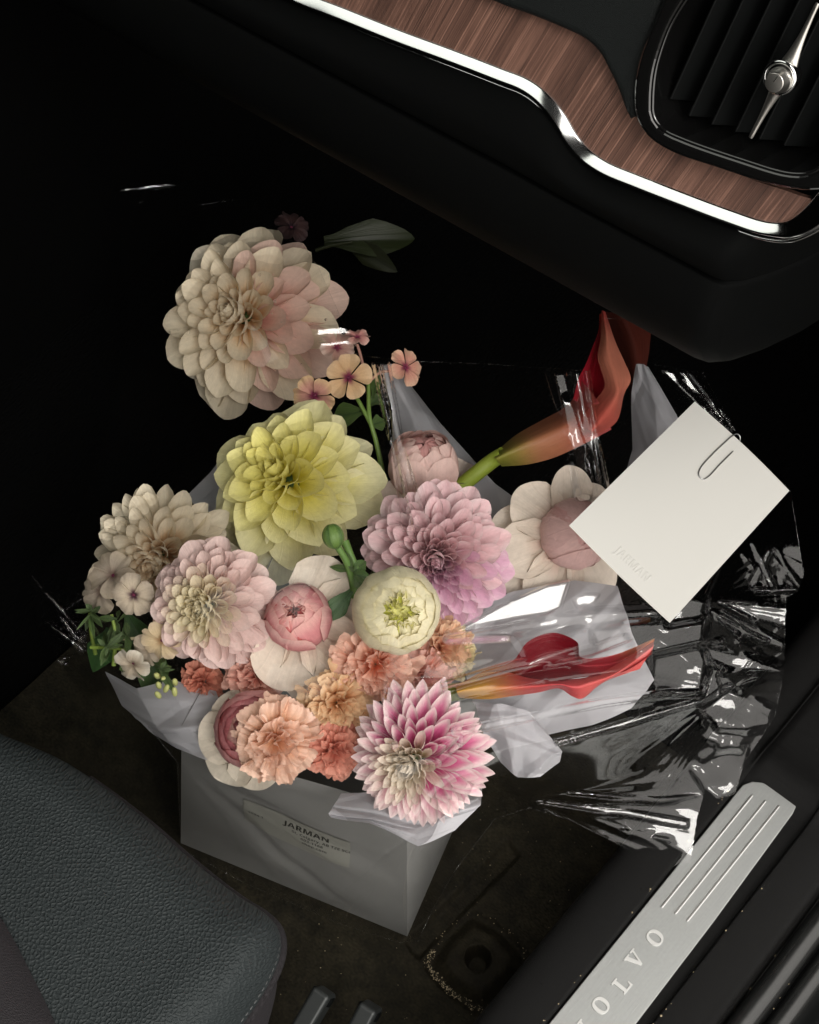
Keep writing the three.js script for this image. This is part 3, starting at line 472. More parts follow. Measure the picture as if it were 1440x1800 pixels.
function ballRose(o) {
  const R = o.r * pxm(o.px, o.py, o.h), g = bloom(o.name || 'rose', o.label, o.cat || 'rose', o.px, o.py, o.h, o.n[0], o.n[1], o.spin || 0), r = rng(o.seed);
  o.layers.forEach((l, k) => {
    const geos = [0, 1].map(j => shellPetal({ R: R * l.r, aw: l.aw, p0: (l.p0 ?? 165) * DEG, p1: l.p1 * DEG, lift: l.lift ?? 0.05, out: l.out ?? 0, wave: l.wave ?? 0.014, seed: o.seed + k * 3 + j, notch: l.notch ?? 0, col: (u, v) => l.col(u, v) }));
    for (let i = 0; i < l.n; i++) { const m = part('petal', geos[i % 2], M.petal, g); m.rotation.set((r() - 0.5) * 0.12, (i + 0.37 * k + 0.15 * r()) / l.n * Math.PI * 2, (r() - 0.5) * 0.12); m.scale.setScalar(0.985 + 0.03 * r()); }
  });
  if (o.core) { const geos = [0, 1, 2].map(j => petalGeo({ L: R * o.core.L, W: R * o.core.W, claw: 0.5, k0: 0.8, rollB: 1.0, rollT: 0.4, bend: 0.2, ruffle: R * 0.1, rf: 2, serr: 0.05, seed: o.seed + 20 + j, col: o.core.col, nu: 8, nv: 10 })); for (let i = 0; i < o.core.n; i++) { const m = part('inner_petal', geos[i % 3], M.petal, g), a = i * GOLD, q = R * o.core.s * Math.sqrt(i / o.core.n); place(m, -a, 1.35 - 0.3 * i / o.core.n, V3(q * Math.cos(a), R * o.core.y, q * Math.sin(a)), 0.85 + 0.3 * r(), (r() - 0.5)); } }
  if (o.guard) for (const [ax, el, L, W, seed] of o.guard) {      // wide outer petals lying open
    const m = part('outer_petal', petalGeo({ L: L * R, W: W * R, claw: 0.5, wide: 0.55, k0: 0.35, rollB: 0.8, rollT: 0.3 + 0.3 * r(), bend: 0.15 - 0.45 * r(), ruffle: R * 0.07, rf: 0.9 + 0.8 * r(), serr: 0, ridge: 0, seed, nu: 16, nv: 16, col: (u, v) => o.guardCol(u, v) }), M.petal, g);
    place(m, ax * DEG, el * DEG + 0.08 * (r() - 0.5), V3(0.25 * R * Math.cos(ax * DEG), -0.55 * R, -0.25 * R * Math.sin(ax * DEG)));
  }
  if (o.heart) part('heart', new THREE.SphereGeometry(R * o.heart[0], 20, 14).translate(0, R * o.heart[1], 0), S({ color: lin3(...L3(o.heart[2])), roughness: 0.8 }), g);
  if (!o.noStem) addStem(g, R);
  return g;
}
const rosePink = L3('#d98d92'), rosePale = L3('#eccbc4'), guardC = L3('#eee0d0');
ballRose({ px: 525, py: 1086, h: 0.288, r: 57, n: [-0.08, 0.30], seed: 101, label: 'closed pink ball rose with wide cream outer petals beside the blush dahlia',
  layers: [{ n: 3, r: 1.03, aw: 1.0, p1: 52, wave: 0.03, notch: 0.05, out: 0.02, col: (u, v) => mix3(L3('#e4aaa8'), mix3(rosePink, L3('#ecc0ba'), smooth(0.75, 1, u)), smooth(0.2, 0.6, u)) }, { n: 4, r: 1, aw: 1.05, p1: 30, wave: 0.025, notch: 0.04, out: 0.02, col: u => mix3(rosePink, L3('#e9b4ae'), smooth(0.8, 1, u)) }, { n: 5, r: 0.965, aw: 1.0, p1: 18, wave: 0.03, col: u => mix3(L3('#d98f93'), L3('#ecb9b2'), smooth(0.85, 1, u)) }, { n: 6, r: 0.93, aw: 0.8, p1: 11, wave: 0.05, col: u => mix3(L3('#c96a6c'), L3('#e6b2aa'), smooth(0.85, 1, u)) }, { n: 7, r: 0.88, aw: 0.6, p1: 9, wave: 0.06, col: () => L3('#a94a4a') }],
  core: { n: 14, L: 0.5, W: 0.14, s: 0.16, y: 0.45, col: u => mix3(L3('#7a2f2c'), L3('#c98078'), u) },
  guard: [[250, 8, 2.0, 1.25, 5], [318, 5, 2.3, 1.25, 8], [12, 6, 2.1, 1.2, 12], [62, 10, 2.0, 1.1, 15], [285, -16, 2.5, 1.2, 19], [345, -2, 2.5, 1.2, 22], [210, -8, 1.9, 1.1, 25]], guardCol: (u, v) => mix3(L3('#e9c8bb'), guardC, smooth(0, 0.4, u)) });
ballRose({ px: 745, py: 820, h: 0.262, r: 60, n: [0.05, 0.75], seed: 131, label: 'pale pink cupped rose seen from the side above the lilac dahlia',
  layers: [{ n: 4, r: 1.02, aw: 1.05, p1: 44, out: 0.08, notch: 0.12, wave: 0.04, col: u => mix3(L3('#e2b9b2'), rosePale, smooth(0.5, 1, u)) }, { n: 4, r: 0.98, aw: 1.05, p1: 30, out: 0.07, notch: 0.1, wave: 0.05, col: u => mix3(L3('#dcaeaa'), rosePale, smooth(0.6, 1, u)) }, { n: 5, r: 0.93, aw: 0.95, p1: 18, wave: 0.07, notch: 0.06, col: u => mix3(L3('#d9a5a2'), L3('#ecc9c2'), smooth(0.7, 1, u)) }, { n: 5, r: 0.86, aw: 1, p1: 3, wave: 0.05, col: () => L3('#d99f9c') }],
  guard: [[300, 0, 1.5, 0.9, 4], [240, 0, 1.5, 0.9, 7], [20, 0, 1.5, 0.8, 9]], guardCol: () => L3('#ead8cc') });
ballRose({ px: 1012, py: 938, h: 0.265, r: 62, n: [0.34, 0.05], seed: 151, label: 'open garden rose with white outer petals partly under the white card',
  layers: [{ n: 5, r: 1, aw: 1.05, p1: 24, col: () => L3('#e4bdba') }, { n: 5, r: 0.96, aw: 1.0, p1: 19, col: () => L3('#dfaeac') }, { n: 6, r: 0.92, aw: 0.8, p1: 15, wave: 0.04, col: () => L3('#c98584') }],
  core: { n: 12, L: 0.5, W: 0.14, s: 0.2, y: 0.45, col: u => mix3(L3('#8f3f40'), L3('#c98078'), u) },
  guard: [[98, 14, 1.75, 0.8, 4], [152, 6, 1.8, 0.95, 6], [203, 0, 2.1, 1.0, 9], [256, -1, 2.2, 1.05, 11], [308, -3, 2.0, 0.95, 14], [55, 4, 1.5, 0.8, 18], [180, -12, 2.0, 0.9, 24], [231, -14, 2.2, 0.95, 27]], guardCol: (u, v) => mix3(L3('#dfb9ab'), L3('#e6d9cb'), smooth(0.1, 0.6, u + 0.12 * Math.abs(v))) });
{
  const c = L3('#f8f0cc'), d = L3('#efe8a0'), e = L3('#d3d65c');
  ballRose({ name: 'ranunculus', cat: 'ranunculus', px: 697, py: 1073, h: 0.318, r: 76, n: [0.10, 0.02], spin: 0.4, seed: 171, label: 'round cream white ranunculus with a lime green centre, in front of the lilac dahlia',
    layers: [{ n: 5, r: 1, aw: 0.85, p1: 50, out: 0.05, lift: 0.0, wave: 0.04, notch: 0.06, col: u => mix3(L3('#e3e4c4'), c, smooth(0.3, 0.8, u)) }, { n: 5, r: 0.95, aw: 0.82, p1: 36, out: 0.06, lift: 0.02, wave: 0.05, notch: 0.07, col: (u) => mix3(d, c, smooth(0.2, 0.6, u)) }, { n: 5, r: 0.9, aw: 0.75, p1: 25, out: 0.05, wave: 0.06, notch: 0.05, col: u => mix3(d, c, smooth(0.3, 1, u)) }, { n: 4, r: 0.85, aw: 0.8, p1: 17, wave: 0.09, col: u => mix3(d, c, smooth(0.5, 1, u)) }, { n: 4, r: 0.76, aw: 0.75, p1: 13, wave: 0.09, col: u => mix3(d, e, smooth(0.6, 1, u)) }, { n: 5, r: 0.66, aw: 0.6, p1: 14, wave: 0.08, col: u => mix3(d, e, smooth(0.4, 1, u)) }],
    heart: [0.4, 0.34, '#cfcd84'], core: { n: 12, L: 0.45, W: 0.13, s: 0.26, y: 0.5, col: u => mix3(L3('#c3c05a'), L3('#ece8b0'), smooth(0, 0.6, u)) } });
}
function carnation(o) {
  const R = o.r * pxm(o.px, o.py, o.h), g = bloom('carnation', o.label, 'carnation', o.px, o.py, o.h, o.n[0], o.n[1], o.spin || 0), r = rng(o.seed), geos = [];
  for (let k = 0; k < 8; k++) geos.push(petalGeo({ L: R * (0.85 + 0.2 * r()), W: R * lerp(0.5, 0.85, k / 7), claw: 0.12, wide: 0.8, k0: 0.72, rollB: 1.5, rollT: lerp(1.1, 0.6, k / 7), bend: lerp(0.1, -0.5, k / 7), ruffle: R * lerp(0.15, 0.085, k / 7), rf: 1.5 + 1.4 * r(), serr: 0.06, nu: 13, nv: 44, seed: o.seed + k, col: (u, v) => mix3(o.c0, o.c1, smooth(0.3, 1, u + 0.1 * v * v)) }));
  for (let i = 0; i < o.N; i++) { const t = i / (o.N - 1), a = i * GOLD + r() * 0.4, th = lerp(12, 92, Math.pow(t, 0.7)) * DEG; const m = part('petal', geos[Math.min(7, Math.floor(t * 8))], M.petal, g); place(m, -a, Math.PI / 2 - th + (r() - 0.5) * 0.3, V3(0.1 * R * Math.cos(a) * t, 0.02 * R * (1 - t) - 0.1 * R, 0.1 * R * Math.sin(a) * t), lerp(0.8, 1.02, t) * (0.93 + 0.14 * r()), (r() - 0.5) * 0.6); }
  part('calyx', new THREE.ConeGeometry(R * 0.22, R * 0.8, 12).rotateX(Math.PI).translate(0, -R * 0.45, 0), M.stem2, g); addStem(g, R);
  return g;
}
const peach = L3('#eeb79a'), peachP = L3('#f2cdb6'), coral = L3('#de8a72'), apricot = L3('#eabf8f');
carnation({ px: 484, py: 1302, h: 0.275, r: 70, n: [0.05, -0.12], N: 24, seed: 201, c0: L3('#f3b88c'), c1: L3('#f4cdb8'), label: 'peach carnation at the bottom left, in front of the pink ranunculus' });
carnation({ px: 592, py: 1235, h: 0.275, r: 60, n: [0.06, -0.04], N: 24, seed: 211, c0: L3('#cf8a54'), c1: L3('#f0cda4'), label: 'apricot carnation with tightly crinkled petals at the lower centre' });
carnation({ px: 588, py: 1318, h: 0.262, r: 50, n: [0.1, -0.2], N: 22, seed: 221, c0: L3('#d57a64'), c1: L3('#e6a08c'), label: 'deep coral carnation tucked between peach carnation and pink dahlia' });
carnation({ px: 660, py: 1168, h: 0.285, r: 70, n: [0.02, -0.05], N: 24, seed: 231, c0: L3('#e88e6a'), c1: L3('#f4c6b2'), label: 'salmon carnation directly below the cream ranunculus' });
carnation({ px: 742, py: 1190, h: 0.262, r: 52, n: [0.1, -0.1], N: 22, seed: 236, c0: L3('#e59a88'), c1: L3('#efbdb0'), label: 'pink carnation half hidden above the rose pink dahlia' });
carnation({ px: 775, py: 1138, h: 0.262, r: 56, n: [0.2, 0.1], N: 24, seed: 241, c0: L3('#e39a7c'), c1: L3('#efc9a8'), label: 'peach carnation right of the ranunculus, under shining film' });
carnation({ px: 800, py: 1150, h: 0.252, r: 44, n: [0.45, 0.0], N: 22, seed: 246, c0: L3('#d9b088'), c1: L3('#ece0b4'), label: 'small pale buff carnation beside the red calla stem' });
carnation({ px: 356, py: 1200, h: 0.235, r: 42, n: [-0.2, -0.4], N: 20, seed: 251, c0: L3('#c8705a'), c1: L3('#e0937c'), label: 'coral carnation drooping below the blush dahlia' });
carnation({ px: 450, py: 1190, h: 0.255, r: 52, n: [-0.1, -0.1], N: 22, seed: 261, c0: L3('#d98474'), c1: L3('#eab5a6'), label: 'pink coral carnation behind the cream outer petals of the ball rose' });
ballRose({ name: 'ranunculus', cat: 'ranunculus', px: 447, py: 1284, h: 0.258, r: 68, n: [-0.1, 0.1], seed: 271, label: 'pink ranunculus with cream outer petals behind the peach carnation',
  layers: [{ n: 6, r: 1, aw: 0.9, p1: 50, out: 0.08, col: () => L3('#e2a3a4') }, { n: 6, r: 0.93, aw: 0.85, p1: 42, out: 0.05, col: () => L3('#d98f94') }, { n: 6, r: 0.86, aw: 0.8, p1: 36, col: () => L3('#d07f85') }, { n: 6, r: 0.78, aw: 0.8, p1: 30, col: () => L3('#e3b0a8') }, { n: 5, r: 0.68, aw: 0.8, p1: 24, col: () => L3('#cf7f86') }],
  guard: [[190, 0, 1.35, 0.85, 5], [225, -8, 1.5, 0.9, 8], [262, -8, 1.35, 0.8, 11], [145, 6, 1.1, 0.7, 14]], guardCol: () => L3('#e6dccb') });

// stems and leaves
function stemTube(pts, r0, r1, c, parent, name = 'stem') { const g = taperTube(pts, r0, r1, 30, 9), n = g.attributes.position.count, a = new Float32Array(n * 3); for (let i = 0; i < n; i++) a.set(c, i * 3); g.setAttribute('color', new THREE.BufferAttribute(a, 3)); return part(name, g, M.stem, parent); }
const green = L3('#4a6230'), dkGreen = L3('#304524'), ltGreen = L3('#7d9440');
function leafOn(parent, base, tip, W, up, seed, c0 = green, c1 = dkGreen, bend = -0.4, pointy = 0.85) {
  const d = tip.clone().sub(base), L = d.length() * 1.03, x = d.clone().normalize(), z = x.clone().cross(up).normalize(), y = z.clone().cross(x);
  const g = petalGeo({ L, W, claw: 0.25, wide: 0.55, k0: 0.25, pointy, rollB: 0.9, rollT: 0.35, bend, ruffle: W * 0.15, rf: 1.2, ridge: 0.12, seed, nu: 12, nv: 12, col: (u, v) => mix3(c1, c0, smooth(0.02, 0.2, Math.abs(v)) * 0.8 + 0.2 * u) });
  g.applyMatrix4(new THREE.Matrix4().makeBasis(x, y, z).setPosition(base)); return part('leaf', g, M.leaf, parent);
}
function phloxBloom(parent, px, py, h, r, nx, ny, spin, c0, c1, ce, seed, fold = 0.15) {
  const R = r * pxm(px, py, h), g = new THREE.Group(); g.name = 'flower_head'; parent.add(g); g.position.copy(atY(px, py, h));
  g.quaternion.setFromUnitVectors(V3(0, 1, 0), axisOf(nx, ny)).multiply(new THREE.Quaternion().setFromAxisAngle(V3(0, 1, 0), spin));
  const rr = rng(seed);
  const geos = [0, 1].map(k => petalGeo({ L: R, W: R * 0.46, claw: 0.14, wide: 0.72, k0: 0.72, rollB: 0.9, rollT: 0.35, bend: -fold * 2, ruffle: R * 0.06, rf: 1.3, serr: 0.03, nu: 14, nv: 14, seed: seed + k, col: (u, v) => mix3(mix3(ce, c0, smooth(0.12, 0.5 - 0.2 * Math.abs(v) + 0.06 * Math.sin(v * 22), u)), c1, smooth(0.5, 1, u)) }));
  for (let i = 0; i < 5; i++) { const m = part('petal', geos[i % 2], M.petal, g); place(m, i * 1.2566 + (rr() - 0.5) * 0.12, fold + (rr() - 0.5) * 0.2, V3(0, 0, 0), 0.95 + 0.1 * rr(), 0.12); }
  part('throat', new THREE.SphereGeometry(R * 0.09, 10, 8), M.eye ||= S({ color: lin3(0.12, 0.01, 0.04), roughness: 0.7 }), g);
  return g;
}
{
  const p0 = atY(690, 930, 0.24), t = thing('phlox_sprig', 'phlox sprig with peach flowers, magenta eyes and a long green stem', 'phlox sprig', V3(0, 0, 0));
  stemTube([atY(668, 905, 0.22), atY(674, 850, 0.235), atY(662, 780, 0.25), atY(650, 735, 0.26), atY(648, 690, 0.265), atY(648, 660, 0.27)], 0.0022, 0.0013, L3('#66803a'), t);
  stemTube([atY(652, 745, 0.258), atY(636, 715, 0.262), atY(620, 685, 0.266), atY(614, 665, 0.268)], 0.0017, 0.0012, L3('#66803a'), t);
  stemTube([atY(640, 650, 0.255), atY(634, 625, 0.262), atY(628, 605, 0.268)], 0.0011, 0.001, L3('#a87a6c'), t);
  stemTube([atY(648, 672, 0.266), atY(668, 655, 0.27), atY(692, 652, 0.272)], 0.001, 0.001, L3('#a8806c'), t);
  leafOn(t, atY(640, 722, 0.258), atY(575, 735, 0.245), 0.012, toCam, 3); leafOn(t, atY(650, 712, 0.26), atY(678, 690, 0.25), 0.008, toCam, 5); leafOn(t, atY(650, 748, 0.256), atY(682, 738, 0.25), 0.0085, toCam, 8); leafOn(t, atY(655, 700, 0.262), atY(668, 640, 0.26), 0.005, toCam, 9);
  const pc = L3('#edc192'), pe = L3('#e0a184'), mg = L3('#8c2a4e');
  phloxBloom(t, 613, 664, 0.276, 42, -0.02, 0.12, 0.2, pc, L3('#edc9a0'), mg, 301);
  phloxBloom(t, 553, 695, 0.272, 40, -0.25, -0.42, 0.7, L3('#d69a8c'), L3('#e2bd92'), L3('#7c1f48'), 311, 0.3);
  phloxBloom(t, 712, 646, 0.274, 36, 0.62, 0.25, 0.1, L3('#dd9c88'), L3('#e2b59a'), mg, 321, 0.35);
  phloxBloom(t, 628, 594, 0.27, 24, 0.1, 0.72, 0.5, L3('#d08f88'), L3('#dcb0a4'), mg, 331, 0.6);
  phloxBloom(t, 592, 612, 0.258, 34, 0.3, 0.5, 1.1, L3('#d8a89c'), L3('#e0c2b4'), mg, 341, 0.4);
}
{ // faded phlox and soft foliage at the far left
  const t = thing('phlox_cluster', 'faded white and mauve phlox cluster with green foliage at the far left', 'phlox cluster', V3(0, 0, 0));
  const w = L3('#d6c6b0'), w2 = L3('#c4b5a4'), pu = L3('#4a1f34');
  phloxBloom(t, 236, 1045, 0.275, 42, -0.1, -0.2, 0.3, w, w2, pu, 401, 0.75); phloxBloom(t, 200, 1012, 0.258, 48, -0.3, 0.3, 0.8, w2, w, L3('#8a7468'), 411, 0.7); phloxBloom(t, 180, 1040, 0.245, 44, -0.5, 0.0, 1.3, w2, w, L3('#8a7468'), 421, 0.75);
  phloxBloom(t, 285, 1125, 0.268, 40, -0.2, -0.5, 0.2, L3('#e5cda4'), L3('#ddc7a8'), L3('#b08a60'), 431, 0.5); phloxBloom(t, 235, 1165, 0.25, 38, -0.3, -0.5, 0.9, w, L3('#e8e0d0'), L3('#a08f78'), 441, 0.85); phloxBloom(t, 262, 1140, 0.255, 34, -0.4, -0.3, 1.9, w2, w, L3('#a08f78'), 451, 0.85);
  const r = rng(8);
  stemTube([atY(168, 1150, 0.22), atY(160, 1110, 0.235), atY(158, 1078, 0.245)], 0.0014, 0.001, ltGreen, t); stemTube([atY(160, 1138, 0.24), atY(205, 1140, 0.25), atY(250, 1152, 0.25)], 0.0012, 0.001, ltGreen, t); stemTube([atY(200, 1170, 0.24), atY(203, 1115, 0.255), atY(196, 1080, 0.262)], 0.0015, 0.0011, ltGreen, t); stemTube([atY(210, 1123, 0.252), atY(255, 1122, 0.257)], 0.0011, 0.001, L3('#b8ad8c'), t);
  for (let i = 0; i < 46; i++) { const cx = [160, 205, 285, 225, 190][i % 5], cy = [1075, 1090, 1178, 1120, 1140][i % 5], a = r() * 6.28, l = 14 + 26 * r(), h = 0.235 + 0.03 * r(); leafOn(t, atY(cx + 8 * (r() - 0.5), cy + 8 * (r() - 0.5), h), atY(cx + Math.cos(a) * l, cy + Math.sin(a) * l, h + 0.012 * (r() - 0.3)), 0.0012 + 0.0022 * r(), toCam, 500 + i, L3('#42582a'), L3('#2f4420'), -0.5); }
  leafOn(t, atY(275, 1120, 0.235), atY(262, 1240, 0.21), 0.015, toCam, 601, L3('#3d5a26'), L3('#2a4220')); leafOn(t, atY(195, 1105, 0.225), atY(160, 1185, 0.2), 0.014, toCam, 602, L3('#2f5226'), L3('#24401c')); leafOn(t, atY(225, 1080, 0.235), atY(255, 1150, 0.225), 0.013, toCam, 603, L3('#35552a'), L3('#24401c')); leafOn(t, atY(215, 1180, 0.245), atY(240, 1120, 0.24), 0.01, toCam, 604);
  for (let i = 0; i < 7; i++) { const b = part('bud', new THREE.SphereGeometry(0.0024, 10, 8).scale(0.8, 1.6, 0.8), M.budM ||= S({ color: lin3(0.42, 0.44, 0.16), roughness: 0.6 }), t); b.position.copy(atY(275 + 14 * (i % 3) + 5 * r(), 1188 + 7 * i * 0.8, 0.262)); b.rotation.set(r() - 0.5, 0, r() - 0.5); }
}
{ // closed green bud and its stalk
  const t = thing('flower_bud', 'round green closed flower bud on a leafy stalk below the yellow dahlia', 'flower bud', V3(0, 0, 0));
  const c = atY(586, 943, 0.318), R = 19 * pxm(586, 943, 0.318), up = atY(582, 925, 0.322).sub(atY(594, 975, 0.312)).normalize();
  const geo = shellPetal({ R, aw: 0.8, p0: 170 * DEG, p1: 8 * DEG, lift: 0.03, wave: 0.01, seed: 4, col: (u, v) => mix3(L3('#5f7f38'), L3('#45652b'), smooth(0.3, 0.9, Math.abs(v))) });
  geo.scale(1, 1.18, 1);
  const bd = new THREE.Group(); bd.name = 'bud'; bd.position.copy(c); bd.quaternion.setFromUnitVectors(V3(0, 1, 0), up); t.add(bd);
  for (let i = 0; i < 5; i++) part('sepal', geo, M.leaf, bd).rotation.y = i * 1.2566;
  part('bud_core', new THREE.SphereGeometry(R * 0.93, 18, 14).scale(1, 1.18, 1), M.stem2, bd);
  stemTube([atY(594, 962, 0.313), atY(608, 985, 0.305), atY(618, 1015, 0.295), atY(624, 1050, 0.285)], 0.0022, 0.0024, L3('#5a7a3a'), t);
  stemTube([atY(606, 952, 0.306), atY(616, 975, 0.303), atY(628, 1000, 0.298)], 0.003, 0.0018, L3('#5a7a3a'), t);
  leafOn(t, atY(620, 1002, 0.3), atY(576, 996, 0.298), 0.0035, toCam, 5); leafOn(t, atY(622, 1005, 0.3), atY(646, 985, 0.3), 0.006, toCam, 6, L3('#4f7036')); leafOn(t, atY(622, 1010, 0.3), atY(652, 1018, 0.3), 0.006, toCam, 7, L3('#4f7036')); leafOn(t, atY(620, 1005, 0.302), atY(606, 965, 0.308), 0.0035, toCam, 8); leafOn(t, atY(624, 1012, 0.3), atY(640, 1040, 0.298), 0.005, toCam, 9);
  leafOn(t, atY(618, 1038, 0.296), atY(574, 1090, 0.29), 0.0085, toCam, 12, L3('#3c5c34'), L3('#31502c'), -0.5, 0.3);
}
// calla lilies: funnel, deep throat and rolled lip, each a curved sheet
M.calla = P({ vertexColors: true, map: petalMap, roughness: 0.45, bumpMap: petalBump, bumpScale: 0.0005, transmission: 0.18, thickness: 0, specularIntensity: 0.6 });
function shell(rows, nu, nv, col, seed = 0) {
  return patch((u, v) => { const q = cat(rows.map(r => { const c = cat(r.map(p => { const w = atY(...p); return [w.x, w.y, w.z]; }), u); return c; }), v); return V3(q[0], q[1], q[2]).addScaledVector(toCam, 0.0008 * noise(u * 5, v * 4, seed + 0.5)); }, nu, nv, col);
}
const row = (h, pts) => pts.map((p, i) => [p[0], p[1], Array.isArray(h) ? lerp(h[0], h[1], i / (pts.length - 1)) : h]);
{
  const t = thing('calla_lily', 'coral calla lily with a deep red throat, tall at the upper right', 'calla lily', V3(0, 0, 0)), co = L3('#d2604c'), re = L3('#a01a2c');
  part('funnel', shell([row([0.258, 0.285], [[866, 800], [905, 766], [950, 740], [990, 718], [1010, 696], [1018, 664]]), row([0.272, 0.304], [[872, 806], [920, 782], [965, 762], [1005, 742], [1035, 722], [1052, 706]]), row([0.258, 0.288], [[882, 820], [930, 816], [975, 804], [1015, 786], [1045, 771], [1075, 755]])], 40, 22, (u, v) => mix3(L3('#8a8a38'), mix3(L3('#b07454'), L3('#a84a48'), smooth(0.3, 0.9, u)), smooth(0.02, 0.35, u)), 1), M.calla, t);
  part('throat', shell([row([0.290, 0.296], [[1008, 702], [1017, 666], [1030, 640], [1041, 612], [1052, 582], [1054, 552]]), row([0.276, 0.29], [[1032, 716], [1040, 682], [1044, 650], [1050, 620], [1057, 585], [1057, 551]]), row([0.291, 0.296], [[1058, 712], [1068, 678], [1063, 645], [1057, 620], [1062, 590], [1059, 552]])], 34, 18, (u, v) => mix3(re, co, smooth(0.75, 1, u)), 2), M.calla, t);
  part('lip', shell([row([0.300, 0.298], [[1012, 748], [1046, 704], [1063, 679], [1057, 650], [1051, 626], [1056, 592], [1057, 546]]), row([0.309, 0.302], [[1040, 758], [1068, 722], [1086, 690], [1080, 655], [1070, 625], [1067, 590], [1060, 546]]), row([0.292, 0.294], [[1030, 770], [1082, 744], [1097, 694], [1109, 666], [1098, 636], [1082, 600], [1064, 548]])], 44, 22, (u, v) => mix3(mix3(L3('#c05a4e'), L3('#cf7f68'), smooth(0.1, 0.5, u)), L3('#c04a44'), smooth(0.8, 1, u)), 3), M.calla, t);
  stemTube([[800, 862, 0.245], [835, 834, 0.254], [868, 808, 0.262], [885, 798, 0.268]].map(p => atY(...p)), 0.0058, 0.0054, L3('#7d8c2e'), t);
  const t2 = thing('calla_lily', 'dark red calla lily lying to the right over the white tissue', 'calla lily', V3(0, 0, 0)), dr = L3('#6e0818'), lr = L3('#c04048');
  part('throat', shell([row(0.290, [[800, 1207], [850, 1180], [900, 1163], [928, 1128], [972, 1112], [1014, 1128], [1023, 1156], [1080, 1151], [1151, 1122]]), row(0.275, [[805, 1216], [855, 1200], [910, 1188], [942, 1170], [976, 1160], [1008, 1166], [1032, 1171], [1086, 1164], [1150, 1126]]), row(0.288, [[808, 1225], [860, 1224], [915, 1212], [947, 1203], [982, 1198], [1012, 1192], [1042, 1188], [1098, 1180], [1146, 1150]])], 60, 24, (u, v) => mix3(mix3(L3('#b57a30'), dr, smooth(0.05, 0.3, u)), mix3(L3('#b02a38'), L3('#b8843a'), smooth(0.85, 1, u) * (1 - v)), smooth(0.62, 0.85, u)), 4), M.calla, t2);
  part('lip', shell([row([0.289, 0.284], [[802, 1206], [845, 1184], [888, 1181], [930, 1192], [975, 1196], [1004, 1194], [1032, 1190], [1070, 1176], [1147, 1130]]), row([0.300, 0.29], [[803, 1216], [850, 1208], [897, 1208], [942, 1206], [982, 1203], [1010, 1208], [1036, 1202], [1086, 1183], [1148, 1138]]), row([0.284, 0.278], [[808, 1227], [860, 1229], [905, 1223], [947, 1217], [982, 1210], [1006, 1224], [1026, 1227], [1062, 1199], [1125, 1176]])], 56, 22, (u, v) => mix3(mix3(L3('#b98a38'), L3('#b8403f'), smooth(0.08, 0.35, u)), mix3(lr, L3('#cf5a58'), smooth(0.5, 0.8, u)), smooth(0.3, 0.6, u)), 5), M.calla, t2);
  stemTube([[760, 1226, 0.262], [785, 1219, 0.27], [812, 1215, 0.28]].map(p => atY(...p)), 0.0058, 0.0056, L3('#71802c'), t2);
}
{ // blooms and leaf under the dashboard, shade painted into their dark colours
  const t = thing('shade_painted_leaf', 'broad yellow green leaf under the dashboard, shade painted into its colour', 'leaf', V3(0, 0, 0));
  leafOn(t, atY(570, 425, 0.05), atY(735, 410, 0.06), 0.022, toCam, 41, L3('#222a10'), L3('#1b220c'), -0.6, 0.6);  // leaf greens darkened to stand in for the shade
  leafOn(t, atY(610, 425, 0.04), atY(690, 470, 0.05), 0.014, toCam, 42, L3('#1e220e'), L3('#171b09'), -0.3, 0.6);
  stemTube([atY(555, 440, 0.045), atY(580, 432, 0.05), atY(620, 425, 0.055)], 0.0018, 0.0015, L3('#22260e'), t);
  phloxBloom(thing('shade_painted_flower', 'mauve flower behind the largest dahlia, its colours painted dark for shade', 'flower', V3(0, 0, 0)), 512, 400, 0.2, 34, 0.3, 0.5, 0.4, L3('#4a3434'), L3('#3e2e30'), L3('#281620'), 461, 0.5);  // petal colours kept dark as painted shade
  const c2 = thing('calla_lily', 'second coral calla bloom, shade painted into its colour, behind the right edge of the upper calla', 'calla lily', V3(0, 0, 0));
  part('spathe', shell([row(0.15, [[1062, 548], [1082, 600], [1098, 650], [1108, 700], [1112, 760]]), row([0.165, 0.16], [[1098, 552], [1116, 610], [1120, 660], [1118, 710], [1116, 762]]), row(0.152, [[1146, 564], [1142, 610], [1136, 650], [1126, 705], [1120, 764]])], 34, 18, (u, v) => mix3(L3('#4c2018'), L3('#46281a'), smooth(0.5, 1, u)), 7), M.calla, c2);  // coral taken down to dark brown as painted shade
}
// droplets of water on the top dahlia
{ const t = thing('water_droplets', 'tiny water droplets scattered on the largest cream dahlia', 'droplets', V3(0, 0, 0)); t.userData.kind = 'stuff'; const g = []; for (const [x, y, s] of [[457, 483, 2.6], [484, 530, 2.6], [478, 551, 1.8], [573, 562, 2.4], [495, 566, 1.6], [420, 500, 1.2], [530, 640, 1.5], [350, 610, 1.2]]) { const p = atY(x, y, 0.268), r = s * pxm(x, y, 0.268); g.push(new THREE.SphereGeometry(r, 12, 8).translate(p.x, p.y, p.z)); } const m = part('droplets', mergeGeometries(g), M.water, t); m.userData.kind = 'stuff'; }

